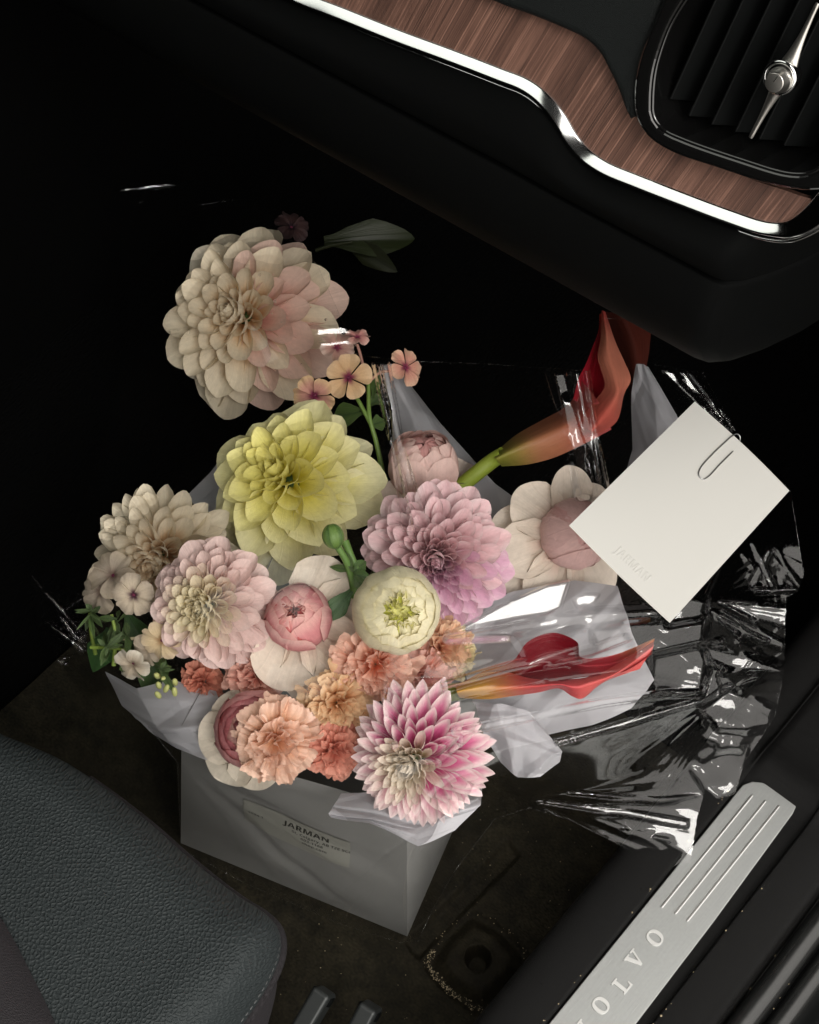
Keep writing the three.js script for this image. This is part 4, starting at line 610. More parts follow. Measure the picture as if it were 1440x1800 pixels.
// ---------------------------------------------------------------- bag, tissue, film, card
const sheetGrid = (rows, nu, nv, bump) => patch((u, v) => {
  const cols = rows.map(r => cat(r.map(p => { const q = p.length === 3 ? atY(p[0], p[1], p[2]) : p; return [q.x, q.y, q.z]; }), u)), q = cat(cols, v), b = bump ? bump(u, v) : 0;
  return V3(q[0], q[1], q[2]).addScaledVector(toCam, b);
}, nu, nv);
const folds = (seed, amp, n = 7) => { const r = rng(seed), L = []; for (let i = 0; i < n; i++) { const a = r() * 3.14, o = r() * 1.2 - 0.1; L.push([Math.cos(a), Math.sin(a), o, (r() - 0.4) * amp, 0.05 + 0.12 * r()]); } return (u, v) => L.reduce((s, f) => { const d = Math.abs(u * f[0] + v * f[1] - o(f)) / f[4]; return s + f[3] * Math.max(0, 1 - d); }, 0) + amp * 0.5 * noise(u * 3, v * 3, seed); function o(f) { return f[2]; } };
{
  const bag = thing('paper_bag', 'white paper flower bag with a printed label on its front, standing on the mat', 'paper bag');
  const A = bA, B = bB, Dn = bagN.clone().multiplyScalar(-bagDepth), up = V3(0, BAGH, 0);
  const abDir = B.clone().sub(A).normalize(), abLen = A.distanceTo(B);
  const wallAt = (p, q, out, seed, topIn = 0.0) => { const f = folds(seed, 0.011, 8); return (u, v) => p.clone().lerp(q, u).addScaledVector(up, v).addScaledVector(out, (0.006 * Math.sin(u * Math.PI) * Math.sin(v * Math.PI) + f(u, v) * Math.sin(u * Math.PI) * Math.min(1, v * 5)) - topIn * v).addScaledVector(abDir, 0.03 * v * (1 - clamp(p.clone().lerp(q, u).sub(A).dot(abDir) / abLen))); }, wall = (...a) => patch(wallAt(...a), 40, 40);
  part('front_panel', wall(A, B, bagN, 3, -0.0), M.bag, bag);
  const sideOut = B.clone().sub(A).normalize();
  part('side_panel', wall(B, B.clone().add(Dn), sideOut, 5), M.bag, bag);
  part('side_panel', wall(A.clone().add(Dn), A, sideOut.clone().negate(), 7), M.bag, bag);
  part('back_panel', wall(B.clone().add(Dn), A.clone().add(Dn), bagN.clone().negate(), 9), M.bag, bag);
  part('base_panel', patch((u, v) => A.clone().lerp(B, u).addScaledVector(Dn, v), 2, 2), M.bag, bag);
  // the label, a printed clear sticker
  const cw = 1024, chh = 512, cv = document.createElement('canvas'); cv.width = cw; cv.height = chh; const x = cv.getContext('2d');
  x.fillStyle = '#d9d9d2'; x.fillRect(0, 0, cw, chh); x.fillStyle = '#000'; x.textAlign = 'left';
  x.font = 'bold 112px sans-serif'; x.fillText('JARMAN', 390, 170);
  x.font = 'bold 52px sans-serif'; x.fillText('1024 1', 40, 238); x.fillText('St, Calgary, AB T2E 9C6', 470, 238); x.fillText('603-1168', 560, 300); x.fillText('shop.com', 575, 362);
  const lt = new THREE.CanvasTexture(cv); lt.colorSpace = THREE.SRGBColorSpace;
  const c0 = atPlane(388, 1412, bA.clone().addScaledVector(bagN, 0.0105), bagN), ux = bB.clone().sub(bA).normalize(), W = 0.088, H = 0.044;
  const face = wallAt(A, B, bagN, 3, -0.0), bw = A.distanceTo(B), lu = c0.clone().sub(A).dot(ux) / bw, lv = c0.y / BAGH;
  const lg = patch((u, v) => face(lu + u * W / bw, lv - (1 - v) * H / BAGH).addScaledVector(bagN, 0.0008), 20, 12);
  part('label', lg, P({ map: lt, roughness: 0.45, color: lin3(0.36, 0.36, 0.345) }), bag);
}
const catL = (p, t) => { const n = p.length - 1, x = clamp(t) * n, i = Math.min(n - 1, Math.floor(x)), f = x - i; return p[i].map((a, k) => lerp(a, p[i + 1][k], f)); };
const sheetFlat = (rows, nu, nv, bump) => patch((u, v) => { const A = rows.map(r => r.map(p => { const q = atY(...p); return [q.x, q.y, q.z]; })); const s = catL(A.map(r => cat(r, u)), v), l = catL(A.map(r => catL(r, u)), v), q = s.map((x, k) => lerp(x, l[k], 0.8)); return V3(q[0], q[1], q[2]).addScaledVector(toCam, bump(u, v)); }, nu, nv);
function tissue(label, rows, seed, amp = 0.006, n = 8) { const f = folds(seed, amp, n), t = thing('tissue_paper', label, 'tissue paper', V3(0, 0, 0)); part('sheet', scaleUV(sheetFlat(rows, 72, 72, f), 2, 2), M.tissue, t); return t; }
tissue('white tissue paper spilling below the phlox at the left edge of the bag', [[[185, 1180, 0.2], [240, 1210, 0.225], [300, 1195, 0.235], [380, 1215, 0.235]], [[215, 1240, 0.19], [270, 1270, 0.225], [330, 1270, 0.238], [400, 1270, 0.238]], [[270, 1290, 0.2], [310, 1315, 0.225], [360, 1335, 0.235], [420, 1335, 0.236]]], 11, 0.008, 10);
tissue('white tissue paper with a folded corner under the lowest pink dahlia', [[[600, 1395, 0.255], [680, 1390, 0.25], [760, 1390, 0.245], [850, 1370, 0.24]], [[577, 1432, 0.262], [650, 1440, 0.262], [730, 1455, 0.255], [845, 1415, 0.245]], [[582, 1437, 0.258], [650, 1446, 0.26], [735, 1487, 0.25], [800, 1460, 0.242]]], 13, 0.007, 10);
tissue('white tissue paper spread under the dark red calla lily', [[[800, 1080, 0.235], [900, 1040, 0.25], [1010, 1020, 0.25], [1085, 1030, 0.245]], [[810, 1150, 0.24], [900, 1130, 0.256], [1010, 1110, 0.258], [1110, 1110, 0.25]], [[830, 1230, 0.238], [920, 1220, 0.25], [1020, 1210, 0.25], [1150, 1195, 0.24]], [[860, 1290, 0.22], [930, 1300, 0.23], [1040, 1275, 0.235], [1110, 1245, 0.23]]], 17, 0.012, 14);
tissue('white tissue paper flap hanging right of the lowest pink dahlia', [[[835, 1235, 0.255], [880, 1235, 0.262], [930, 1250, 0.262], [955, 1280, 0.25]], [[850, 1290, 0.25], [900, 1300, 0.256], [950, 1310, 0.256], [988, 1320, 0.245]], [[880, 1340, 0.235], [910, 1365, 0.24], [950, 1366, 0.24], [985, 1340, 0.235]]], 19, 0.008, 10);
tissue('pale tissue paper standing behind the pale pink cupped rose', [[[668, 640, 0.25], [690, 640, 0.25], [705, 650, 0.25], [715, 668, 0.25]], [[690, 720, 0.22], [720, 720, 0.225], [745, 725, 0.23], [775, 745, 0.235]], [[690, 830, 0.2], [740, 830, 0.215], [810, 830, 0.225], [870, 850, 0.235]], [[700, 950, 0.2], [760, 950, 0.21], [840, 930, 0.22], [925, 890, 0.235]]], 23, 0.003);
tissue('grey white tissue corner behind the yellow dahlia at the left', [[[330, 870, 0.19], [370, 830, 0.2], [400, 790, 0.2]], [[350, 900, 0.19], [400, 870, 0.2], [440, 840, 0.2]], [[420, 960, 0.2], [470, 930, 0.2], [520, 900, 0.2]]], 27, 0.002);
tissue('mauve grey tissue paper between the coral calla lily and the card', [[[1118, 640, 0.225], [1130, 640, 0.225], [1140, 645, 0.225]], [[1110, 690, 0.22], [1150, 710, 0.23], [1190, 730, 0.23]], [[1112, 790, 0.22], [1160, 800, 0.23], [1215, 800, 0.23]], [[1090, 860, 0.21], [1150, 880, 0.22], [1210, 890, 0.22]]], 29, 0.006);

// the film: a real sheet hung over the flowers, with folds of its own
const filmPts = [];
const fy = (px, py, h) => filmPts.push([px, py, depthAtY(px, py, h)]);
[[190, 330, 0.10], [305, 322, 0.14], [240, 450, 0.15], [215, 620, 0.15], [170, 800, 0.15], [80, 960, 0.17], [65, 1060, 0.17], [100, 1180, 0.15], [180, 1280, 0.16], [400, 330, 0.14], [500, 360, 0.19], [440, 420, 0.24], [440, 560, 0.29], [330, 560, 0.25], [560, 560, 0.27], [440, 700, 0.26], [640, 600, 0.29], [640, 690, 0.305], [760, 640, 0.30], [900, 650, 0.31], [1035, 650, 0.325], [1080, 560, 0.315], [300, 760, 0.22], [400, 820, 0.30], [515, 850, 0.345], [600, 920, 0.345], [250, 900, 0.28], [200, 1060, 0.30], [375, 1065, 0.345], [520, 1085, 0.345], [697, 1073, 0.375], [770, 970, 0.35], [770, 830, 0.33], [900, 800, 0.32], [1010, 930, 0.325], [960, 1160, 0.332], [1080, 1060, 0.315], [1150, 1120, 0.305], [1200, 900, 0.296], [1300, 800, 0.27], [1390, 870, 0.25], [1410, 1020, 0.22], [1280, 1040, 0.26], [1385, 1180, 0.19], [1270, 1190, 0.24], [1330, 1330, 0.17], [1250, 1410, 0.15], [1150, 1300, 0.19], [1040, 1280, 0.26], [900, 1330, 0.29], [737, 1327, 0.35], [860, 1400, 0.26], [1000, 1420, 0.17], [1200, 1560, 0.12], [1000, 1520, 0.1], [482, 1300, 0.33], [590, 1270, 0.345], [300, 1260, 0.27], [640, 1420, 0.3], [760, 1480, 0.27], [1250, 700, 0.26], [1150, 660, 0.29]].forEach(a => fy(...a));
for (const [x, y] of [[330, 1420], [330, 1480], [430, 1420], [430, 1530], [550, 1470], [550, 1580], [640, 1540], [640, 1620], [712, 1560], [716, 1640]]) filmPts.push([x, y, depthOnPlane(x, y, bA.clone().addScaledVector(bagN, 0.018), bagN)]);
filmPts.push([800, 1500, depthAtY(800, 1500, 0.10)], [860, 1480, depthAtY(860, 1480, 0.08)], [760, 1600, depthAtY(760, 1600, 0.03)]);
const filmDepth = (() => {                                        // thin-plate spline through the points
  const n = filmPts.length, k = 1 / 700, U = r2 => r2 < 1e-12 ? 0 : 0.5 * r2 * Math.log(r2), A = [], m = n + 3;
  for (let i = 0; i < n; i++) { const row = []; for (let j = 0; j < n; j++) row.push(U(((filmPts[i][0] - filmPts[j][0]) * k) ** 2 + ((filmPts[i][1] - filmPts[j][1]) * k) ** 2) + (i === j ? 0.006 : 0)); row.push(1, filmPts[i][0] * k, filmPts[i][1] * k, filmPts[i][2]); A.push(row); }
  for (let q = 0; q < 3; q++) { const row = []; for (let j = 0; j < n; j++) row.push(q === 0 ? 1 : filmPts[j][q - 1] * k); row.push(0, 0, 0, 0); A.push(row); }
  for (let c = 0; c < m; c++) { let p = c; for (let i = c + 1; i < m; i++) if (Math.abs(A[i][c]) > Math.abs(A[p][c])) p = i; [A[c], A[p]] = [A[p], A[c]]; for (let i = c + 1; i < m; i++) { const f = A[i][c] / A[c][c]; if (f) for (let j = c; j <= m; j++) A[i][j] -= f * A[c][j]; } }
  const w = new Array(m); for (let i = m - 1; i >= 0; i--) { let s = A[i][m]; for (let j = i + 1; j < m; j++) s -= A[i][j] * w[j]; w[i] = s / A[i][i]; }
  return (x, y) => { let s = w[n] + w[n + 1] * x * k + w[n + 2] * y * k; for (let i = 0; i < n; i++) s += w[i] * U(((filmPts[i][0] - x) * k) ** 2 + ((filmPts[i][1] - y) * k) ** 2); return s; };
})();
{
  const filmT = thing('clear_wrap', 'clear crinkled film wrapped around the whole bouquet and bag', 'film wrap', V3(0, 0, 0));
  const outline = [[205, 335], [305, 322], [350, 360], [420, 350], [490, 370], [560, 470], [600, 560], [640, 625], [700, 634], [860, 640], [1036, 652], [1060, 560], [1145, 560], [1150, 640], [1235, 655], [1300, 770], [1390, 866], [1413, 1010], [1402, 1040], [1382, 1050], [1378, 1180], [1362, 1260], [1308, 1340], [1292, 1395], [1262, 1404], [1240, 1385], [1225, 1440], [1210, 1545], [1120, 1500], [1000, 1440], [930, 1420], [870, 1440], [800, 1530], [760, 1600], [735, 1655], [700, 1656], [600, 1625], [430, 1552], [318, 1492], [312, 1340], [255, 1270], [150, 1230], [75, 1120], [52, 1015], [110, 960], [150, 880], [205, 700], [225, 560]];
  const inside = (x, y) => { let c = false; for (let i = 0, j = outline.length - 1; i < outline.length; j = i++) { const [a, b] = outline[i], [p, q] = outline[j]; if ((b > y) !== (q > y) && x < (p - a) * (y - b) / (q - b) + a) c = !c; } return c; };
  // folds: polyline, half width (px), height (m), sharpness
  const C = [], T = [];
  const facet = (kind, poly, o = {}) => { const X = poly.map(q => q[0]), Y = poly.map(q => q[1]), m = 12; T.push({ kind, poly, x0: Math.min(...X) - m, x1: Math.max(...X) + m, y0: Math.min(...Y) - m, y1: Math.max(...Y) + m, cx: X.reduce((a, b) => a + b) / X.length, cy: Y.reduce((a, b) => a + b) / Y.length, ...o }); };
  const crease = (pts, w, amp, sharp = 1) => { for (let i = 0; i < pts.length - 1; i++) C.push([...pts[i], ...pts[i + 1], w, amp, sharp, i === 0, i === pts.length - 2]); };
  crease([[770, 1208], [900, 1165], [1040, 1138], [1180, 1092]], 5, 0.004, 0.6); crease([[770, 1222], [880, 1190], [1000, 1172], [1090, 1150]], 4, 0.003, 0.6);
  crease([[800, 1115], [900, 1100], [1040, 1082], [1170, 1075]], 8, 0.004, 0.6); crease([[790, 1235], [960, 1200], [1150, 1172]], 3, 0.002, 0.6);
  crease([[690, 1310], [860, 1270], [1060, 1230], [1235, 1212]], 4, 0.003, 0.6); crease([[860, 1322], [1010, 1290], [1160, 1250], [1240, 1222]], 9, 0.006, 0.4);
  crease([[660, 640], [680, 740], [700, 840], [735, 940]], 4, 0.004, 0.6); crease([[676, 640], [700, 760], [720, 860], [750, 930]], 3, 0.003, 0.6);
  for (const x of [985, 1000, 1022, 1034]) crease([[x - 12, 652], [x + 12, 740], [x + 36, 880]], 4, 0.004, 0.6);
  
  crease([[208, 335], [305, 326]], 4, 0.005, 0.4); crease([[303, 330], [262, 400], [228, 462]], 4, 0.003); crease([[228, 462], [225, 600], [205, 740]], 5, 0.004);
  crease([[945, 1410], [1080, 1425], [1210, 1448]], 5, 0.006, 0.5); crease([[960, 1420], [1060, 1470], [1140, 1510]], 5, 0.004, 0.5); crease([[940, 1400], [1090, 1400], [1200, 1410]], 4, 0.003);
  crease([[1040, 1440], [1100, 1462], [1190, 1480]], 4, 0.004); crease([[980, 1450], [1100, 1530]], 4, 0.003);
  crease([[1165, 655], [1230, 720], [1298, 790]], 6, 0.006, 0.4); crease([[1190, 650], [1250, 720], [1300, 780]], 5, 0.005, 0.4); crease([[1205, 652], [1262, 720], [1302, 775]], 4, 0.004);
  crease([[1240, 1055], [1310, 1068], [1385, 1075]], 9, 0.008, 0.3); crease([[1245, 1070], [1320, 1110], [1382, 1140]], 6, 0.006, 0.3); crease([[1255, 1080], [1300, 1130], [1360, 1165]], 5, 0.005, 0.3);
  crease([[1356, 962], [1325, 1010], [1320, 1030]], 5, 0.006, 0.3); crease([[1356, 962], [1385, 1010], [1410, 1036]], 4, 0.005, 0.3); crease([[1325, 1038], [1405, 1036]], 4, 0.004, 0.3);
  crease([[1268, 1120], [1250, 1180], [1235, 1235]], 9, 0.007, 0.4); crease([[1235, 1132], [1290, 1150], [1375, 1178]], 6, 0.006, 0.3); crease([[1282, 1212], [1330, 1195], [1378, 1180]], 6, 0.006, 0.3); crease([[1282, 1212], [1340, 1235], [1360, 1248]], 6, 0.006, 0.3);
  crease([[1235, 1240], [1260, 1270], [1330, 1280]], 12, 0.008, 0.6); crease([[1230, 1345], [1270, 1325], [1310, 1320]], 10, 0.008, 0.6); crease([[1280, 960], [1240, 1050], [1180, 1090]], 4, 0.004); crease([[1300, 965], [1350, 1030]], 4, 0.003);
  crease([[400, 1440], [480, 1530], [560, 1610]], 7, 0.004, 0.5); crease([[560, 1600], [680, 1500], [800, 1420]], 5, 0.004, 0.5); crease([[430, 1500], [400, 1440], [340, 1370]], 5, 0.003); crease([[80, 1010], [130, 1090], [150, 1130]], 6, 0.005); crease([[60, 1030], [110, 1100], [145, 1150]], 5, 0.004); crease([[70, 1060], [150, 1090]], 4, 0.003);
  facet('sun', [[792, 1114], [880, 1066], [960, 1030], [1000, 1022], [985, 1068], [960, 1078], [880, 1100]], { rip: 0.00012, wav: 0.0004 });
  facet('sun', [[1008, 1055], [1030, 1044], [1052, 1046], [1044, 1060], [1015, 1066]]);
  facet('sun', [[1098, 1062], [1120, 1056], [1172, 1082], [1168, 1088], [1110, 1076]]);
  facet('sun', [[1266, 1059], [1384, 1067], [1381, 1103], [1320, 1084]], { wav: 0.0009 });
  facet('sun', [[556, 577], [604, 573], [622, 588], [556, 590]]);
  facet('sun', [[560, 602], [610, 597], [624, 606], [562, 610]]);
  facet('sun', [[300, 584], [330, 580], [330, 585]]);
  facet('sun', [[208, 332], [304, 322], [306, 328], [210, 338]], { e: 2, rip: 0 });
  facet('sun', [[1163, 653], [1186, 654], [1196, 672], [1290, 768], [1276, 760], [1200, 690]], { e: 2.5 });
  facet('sun', [[1192, 652], [1206, 654], [1220, 676], [1297, 768], [1285, 758]], { e: 2.5 });
  facet('sky', [[1210, 654], [1217, 656], [1303, 768], [1297, 768]], { e: 2.5 });
  facet('sun', [[945, 1408], [1080, 1419], [1209, 1443], [1208, 1455], [1080, 1431]], { e: 2.5 });
  facet('sky', [[1090, 1460], [1150, 1463], [1145, 1473], [1100, 1468]]);
  facet('sky', [[1100, 1450], [1195, 1500], [1192, 1507], [1120, 1470]]);
  facet('sky', [[960, 1423], [1140, 1508], [1136, 1516]]);
  facet('sky', [[1000, 1393], [1160, 1403], [1230, 1398], [1160, 1412]]);
  facet('sun', [[54, 1012], [66, 1020], [149, 1128], [140, 1135]]);
  facet('sky', [[72, 1040], [84, 1040], [151, 1112], [145, 1120]]);
  facet('sun', [[84, 1094], [140, 1132], [150, 1140], [146, 1147], [90, 1106]]);
  facet('sky', [[80, 1158], [122, 1160], [110, 1168]]);
  facet('sky', [[775, 1201], [900, 1163], [1040, 1137], [1190, 1084], [1195, 1092], [1040, 1150], [900, 1177], [778, 1209]]);
  facet('sky', [[690, 1307], [860, 1269], [1060, 1229], [1235, 1207], [1236, 1214], [1060, 1240], [860, 1281], [692, 1314]]);
  facet('sun', [[975, 1302], [1240, 1227], [1243, 1233], [980, 1310]], { e: 2.5 });
  facet('sky', [[790, 1122], [900, 1098], [1040, 1078], [1170, 1070], [1170, 1084], [1040, 1098], [900, 1117]], { wav: 0.002 });
  facet('sky', [[1150, 1150], [1228, 1132], [1240, 1150], [1232, 1215], [1150, 1215]], { wav: 0.003 });
  facet('sky', [[1268, 1122], [1273, 1125], [1263, 1225], [1234, 1240], [1250, 1190]]);
  facet('sky', [[1240, 1135], [1300, 1151], [1376, 1175], [1374, 1185], [1280, 1173], [1250, 1160]], { wav: 0.002 });
  facet('sky', [[1262, 1185], [1290, 1200], [1282, 1212], [1265, 1200]]);
  facet('sky', [[1282, 1213], [1358, 1247], [1352, 1275], [1310, 1282], [1250, 1272], [1236, 1245]], { wav: 0.003, rip: 0.0003 });
  facet('sky', [[1220, 1350], [1262, 1328], [1310, 1316], [1305, 1345], [1292, 1392], [1262, 1402], [1245, 1390]], { wav: 0.003 });
  facet('sky', [[1245, 1270], [1262, 1292], [1300, 1300], [1300, 1315], [1270, 1312], [1240, 1290]], { wav: 0.002 });
  facet('sky', [[1270, 1075], [1378, 1129], [1378, 1143], [1350, 1132]]);
  facet('sky', [[1265, 1085], [1350, 1127], [1345, 1132], [1275, 1098]]);
  facet('sky', [[1351, 964], [1357, 968], [1331, 1020], [1322, 1036], [1317, 1022]]);
  facet('sky', [[1357, 966], [1363, 968], [1409, 1030], [1402, 1035]], { e: 2.5 });
  facet('sky', [[1326, 1036], [1400, 1033], [1402, 1040], [1328, 1041]], { e: 2.5 });
  facet('sky', [[1318, 955], [1325, 955], [1363, 1032], [1354, 1034]]);
  facet('sky', [[658, 640], [665, 640], [691, 760], [721, 930], [712, 930], [683, 760]]);
  facet('sky', [[672, 642], [682, 640], [708, 780], [750, 930], [735, 930], [695, 780]], { wav: 0.0015 });
  facet('sky', [[972, 655], [995, 655], [1020, 760], [1045, 870], [1020, 870], [1000, 760]], { wav: 0.003 });
  facet('sky', [[1006, 652], [1020, 652], [1040, 760], [1060, 870], [1050, 870], [1028, 760]], { wav: 0.002 });
  facet('sky', [[1026, 650], [1033, 650], [1050, 760], [1071, 870], [1064, 870]]);
  facet('sky', [[1100, 1100], [1238, 1086], [1234, 1128], [1150, 1145], [1122, 1150]], { wav: 0.002 }); facet('sky', [[1182, 1042], [1240, 1058], [1232, 1084], [1176, 1094]], { wav: 0.002 });
  facet('roof', [[690, 1215], [770, 1205], [800, 1300], [760, 1330], [700, 1320]], { e: 22, lift: 0.004 });
  facet('roof', [[908, 1122], [1000, 1106], [1032, 1112], [1040, 1134], [930, 1158]], { e: 14, lift: 0.002 });
  const disp = (x, y) => {
    let s = 0.0022 * noise(x / 130, y / 150, 3) + 0.0005 * noise(x / 50, y / 60, 8);
    for (const c of C) { const w3 = c[4] * 3; if (x < Math.min(c[0], c[2]) - w3 || x > Math.max(c[0], c[2]) + w3 || y < Math.min(c[1], c[3]) - w3 || y > Math.max(c[1], c[3]) + w3) continue; const dx = c[2] - c[0], dy = c[3] - c[1], l2 = dx * dx + dy * dy, t = ((x - c[0]) * dx + (y - c[1]) * dy) / l2, tc = clamp(t), d = Math.hypot(x - c[0] - tc * dx, y - c[1] - tc * dy) / c[4]; const fade = smooth(-0.02, 0.25, c[7] ? tc : 1) * smooth(-0.02, 0.25, c[8] ? 1 - tc : 1); s += 0.55 * c[5] * fade * Math.exp(-Math.pow(d, 1 + c[6])); }
    return s;
  };
  const st = 2, x0 = 40, y0 = 310, nx = Math.ceil(1380 / st), ny = Math.ceil(1360 / st), id = new Int32Array((nx + 1) * (ny + 1)).fill(-1), pos = [], ix = [];
  const coarse = 20, cw = Math.ceil(nx * st / coarse) + 2, dep = new Float32Array(cw * (Math.ceil(ny * st / coarse) + 2)); for (let j = 0; j * coarse <= ny * st + coarse; j++) for (let i = 0; i < cw; i++) dep[j * cw + i] = filmDepth(x0 + i * coarse, y0 + j * coarse);
  const dAt = (x, y) => { const gx = (x - x0) / coarse, gy = (y - y0) / coarse, i = Math.floor(gx), j = Math.floor(gy), a = gx - i, b = gy - j, g = (i, j) => dep[clamp(j, 0, 1e9) * cw + clamp(i, 0, cw - 1)] ?? dep[0]; const q = (p0, p1, p2, p3, f) => 0.5 * (2 * p1 + (p2 - p0) * f + (2 * p0 - 5 * p1 + 4 * p2 - p3) * f * f + (3 * p1 - p0 - 3 * p2 + p3) * f * f * f); const r = k => q(g(i - 1, j + k), g(i, j + k), g(i + 1, j + k), g(i + 2, j + k), a); return q(j ? r(-1) : r(0), r(0), r(1), r(2), b); };
  // flat facets of the crumpled film: each lies in a plane of its own, tilted towards the sun or the open door
  const sunDir = sun.position.clone().normalize(), doorDir = OUT.clone().multiplyScalar(0.8).addScaledVector(FW, -0.1).add(V3(0, 0.55, 0)).normalize();
  for (const f of T) {
    const d0 = dAt(f.cx, f.cy) - disp(f.cx, f.cy) - (f.lift ?? 0.001), rd = ray(f.cx, f.cy).normalize(), to = (f.kind === 'sun' ? sunDir : f.kind === 'roof' ? V3(-0.3, 0.45, -0.85).normalize() : doorDir).clone();
    f.n = to.sub(rd).normalize(); f.p0 = atD(f.cx, f.cy, d0);
  }
  const polyDist = (P, x, y) => { let d = 1e9, c = false; for (let i = 0, j = P.length - 1; i < P.length; j = i++) { const [ax, ay] = P[j], [bx, by] = P[i], dx = bx - ax, dy = by - ay, t = clamp(((x - ax) * dx + (y - ay) * dy) / (dx * dx + dy * dy)); d = Math.min(d, Math.hypot(x - ax - t * dx, y - ay - t * dy)); if ((by > y) !== (ay > y) && x < (ax - bx) * (y - by) / (ay - by) + bx) c = !c; } return c ? d : -d; };
  const fans = [[1238, 1058, 170, -0.9, 1.0, 9e-6], [1282, 1212, 170, -1.1, 1.9, 1.0e-5], [1282, 1212, 260, 2.0, 4.0, 6e-6], [940, 1404, 300, -0.3, 0.85, 7e-6], [1356, 964, 110, 0.3, 2.6, 8e-6], [1300, 780, 190, 3.2, 4.3, 8e-6], [735, 1222, 470, -0.45, 0.05, 3.5e-6], [60, 1010, 150, 0.3, 1.4, 9e-6], [1035, 640, 260, 1.1, 2.0, 4e-6], [668, 630, 320, 1.0, 1.7, 5e-6]];
  const fan = (x, y) => { let s = 0; for (const [cx, cy, R, a0, a1, c] of fans) { const dx = x - cx, dy = y - cy, r = Math.hypot(dx, dy); if (r > R) continue; let a = Math.atan2(dy, dx); if (a < a0) a += Math.PI * 2; if (a > a1) continue; s += c * r * smooth(R, R * 0.6, r) * smooth(a0, a0 + 0.12, a) * smooth(a1, a1 - 0.12, a) * (noise(a * 9, cx) + 0.28 * noise(a * 23, cy, r / 200)) * 1.3; } return s; };
  const depthWith = (x, y) => {
    const fn = fan(x, y); let d = dAt(x, y) - disp(x, y) - fn;
    for (const f of T) { if (x < f.x0 || x > f.x1 || y < f.y0 || y > f.y1) continue; const e = f.e ?? (f.wav > 0.0015 ? 14 : 4), k = smooth(-e, e * 0.3, polyDist(f.poly, x, y)); if (k > 0) d = lerp(d, depthOnPlane(x, y, f.p0, f.n) - 0.7 * fn + (f.rip ?? (f.kind === 'sun' ? 0.00016 : 0.00006)) * noise(x / 16, y / 16, f.cx) + (f.wav ?? 0.0006) * noise(x / 45, y / 40, f.cy), k); }
    return d;
  };
  for (let j = 0; j <= ny; j++) for (let i = 0; i <= nx; i++) { const x = x0 + i * st, y = y0 + j * st, q = atD(x, y, depthWith(x, y)); id[j * (nx + 1) + i] = pos.length / 3; pos.push(q.x, q.y, q.z); }
  for (let j = 0; j < ny; j++) for (let i = 0; i < nx; i++) { if (!inside(x0 + (i + 0.5) * st, y0 + (j + 0.5) * st)) continue; const a = j * (nx + 1) + i, b = a + nx + 1; ix.push(a, b, a + 1, a + 1, b, b + 1); }
  const g = new THREE.BufferGeometry(); g.setAttribute('position', new THREE.Float32BufferAttribute(pos, 3)); g.setIndex(ix); g.computeVertexNormals();
  { const used = new Int32Array(pos.length / 3).fill(-1), np = [], nn = [], n0 = g.attributes.normal.array; let k = 0; const jx = ix.map(v => { if (used[v] < 0) { used[v] = k++; np.push(pos[v * 3], pos[v * 3 + 1], pos[v * 3 + 2]); nn.push(n0[v * 3], n0[v * 3 + 1], n0[v * 3 + 2]); } return used[v]; }); const h = new THREE.BufferGeometry(); h.setAttribute('position', new THREE.Float32BufferAttribute(np, 3)); h.setAttribute('normal', new THREE.Float32BufferAttribute(nn, 3)); h.setIndex(jx); part('film_sheet', h, M.film, filmT); }
  for (const [a, b] of [[0, 26], [26, 40]]) { const pts = []; for (let i = a; i < b; i++) { const [p, q] = outline[i], [r, w] = outline[i + 1], n = Math.max(1, Math.round(Math.hypot(r - p, w - q) / 12)); for (let k = 0; k < n; k++) { const x = lerp(p, r, k / n), y = lerp(q, w, k / n); pts.push(atD(x, y, depthWith(x, y))); } } part('film_edge', tube(pts, 0.00016, pts.length * 3, 6), M.film, filmT); }
}
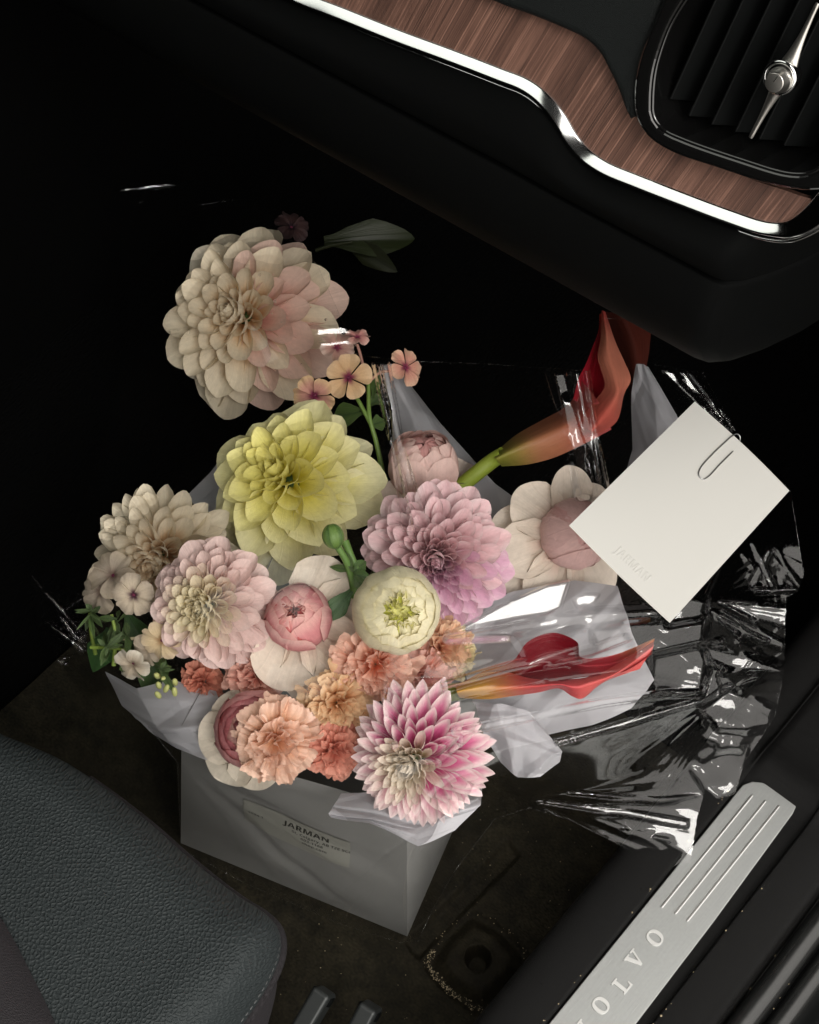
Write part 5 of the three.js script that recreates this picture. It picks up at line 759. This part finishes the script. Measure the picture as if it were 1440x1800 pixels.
{ // card and clip, lying on the film
  const cs = [[1215, 702, 0.318], [1391, 866, 0.298], [1174, 1091, 0.32], [1006, 930, 0.348]].map(p => atY(...p));
  const c = cs.reduce((a, b) => a.clone().add(b)).multiplyScalar(0.25), X = cs[1].clone().sub(cs[0]).add(cs[2].clone().sub(cs[3])), W = X.length() / 2; X.normalize();
  let Y = cs[0].clone().sub(cs[3]).add(cs[1].clone().sub(cs[2])); const H = Y.length() / 2; Y.addScaledVector(X, -Y.dot(X)).normalize(); const Z = X.clone().cross(Y);
  const t = thing('gift_card', 'blank cream gift card with an embossed name, resting on the film at the right', 'card', c);
  t.quaternion.setFromRotationMatrix(new THREE.Matrix4().makeBasis(X, Y, Z));
  const cv = document.createElement('canvas'); cv.width = 1024; cv.height = 1330; const k = cv.getContext('2d'); k.fillStyle = '#808080'; k.fillRect(0, 0, 1024, 1330);
  k.save(); k.translate(512, 1240); k.fillStyle = '#ffffff'; k.font = 'bold 84px sans-serif'; k.textAlign = 'center'; k.fillText('JARMAN', 26, 0); k.restore();
  const bt = new THREE.CanvasTexture(cv);
  const cg = patch((u, v) => [(u - 0.5) * W, (v - 0.5) * H, 0.0005 + 0.0032 * Math.sin(u * 3.1) * (v - 0.4)], 24, 24);
  const cb = patch((u, v) => [(0.5 - u) * W, (v - 0.5) * H, 0.0032 * Math.sin((1 - u) * 3.1) * (v - 0.4)], 24, 24);
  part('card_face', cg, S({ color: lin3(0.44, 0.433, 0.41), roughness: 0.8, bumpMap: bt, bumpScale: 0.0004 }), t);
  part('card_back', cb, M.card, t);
  const rim = []; for (const [a, b] of [[[0, 0], [1, 0]], [[1, 0], [1, 1]], [[1, 1], [0, 1]], [[0, 1], [0, 0]]]) rim.push(patch((u, v) => { const p = lerp(a[0], b[0], u), q = lerp(a[1], b[1], u); return [(p - 0.5) * W, (q - 0.5) * H, 0.0005 * v + 0.0032 * Math.sin(p * 3.1) * (q - 0.4)]; }, 24, 1)); part('card_edge', mergeGeometries(rim), M.card, t);
  const clip = thing('paper_clip', 'thin silver wire paper clip over the top edge of the card', 'paper clip', c); clip.quaternion.copy(t.quaternion);
  const lp = (px, py, z) => { const p = atPlane(px, py, c, Z).sub(c); return V3(p.dot(X), p.dot(Y), z); };
  const zc = q => { const u = q.x / W + 0.5, v = q.y / H + 0.5; q.z += 0.0032 * Math.sin(u * 3.1) * (v - 0.4); return q; };
  const z = 0.001, pts = [lp(1285, 797, z), lp(1262, 820, z), lp(1242, 841, z), lp(1233, 845, z), lp(1226, 838, z), lp(1228, 827, z), lp(1250, 801, z), lp(1270, 782, z), lp(1284, 770, z + 0.0004), lp(1292, 767, z + 0.0002), lp(1298, 770, 0.0002), lp(1299, 778, -0.0012), lp(1280, 795, -0.0016), lp(1255, 822, -0.0016)].map(zc);
  part('wire', tube(pts, 0.00042, 140, 8), M.steel, clip);
}

renderer.render(scene, camera);
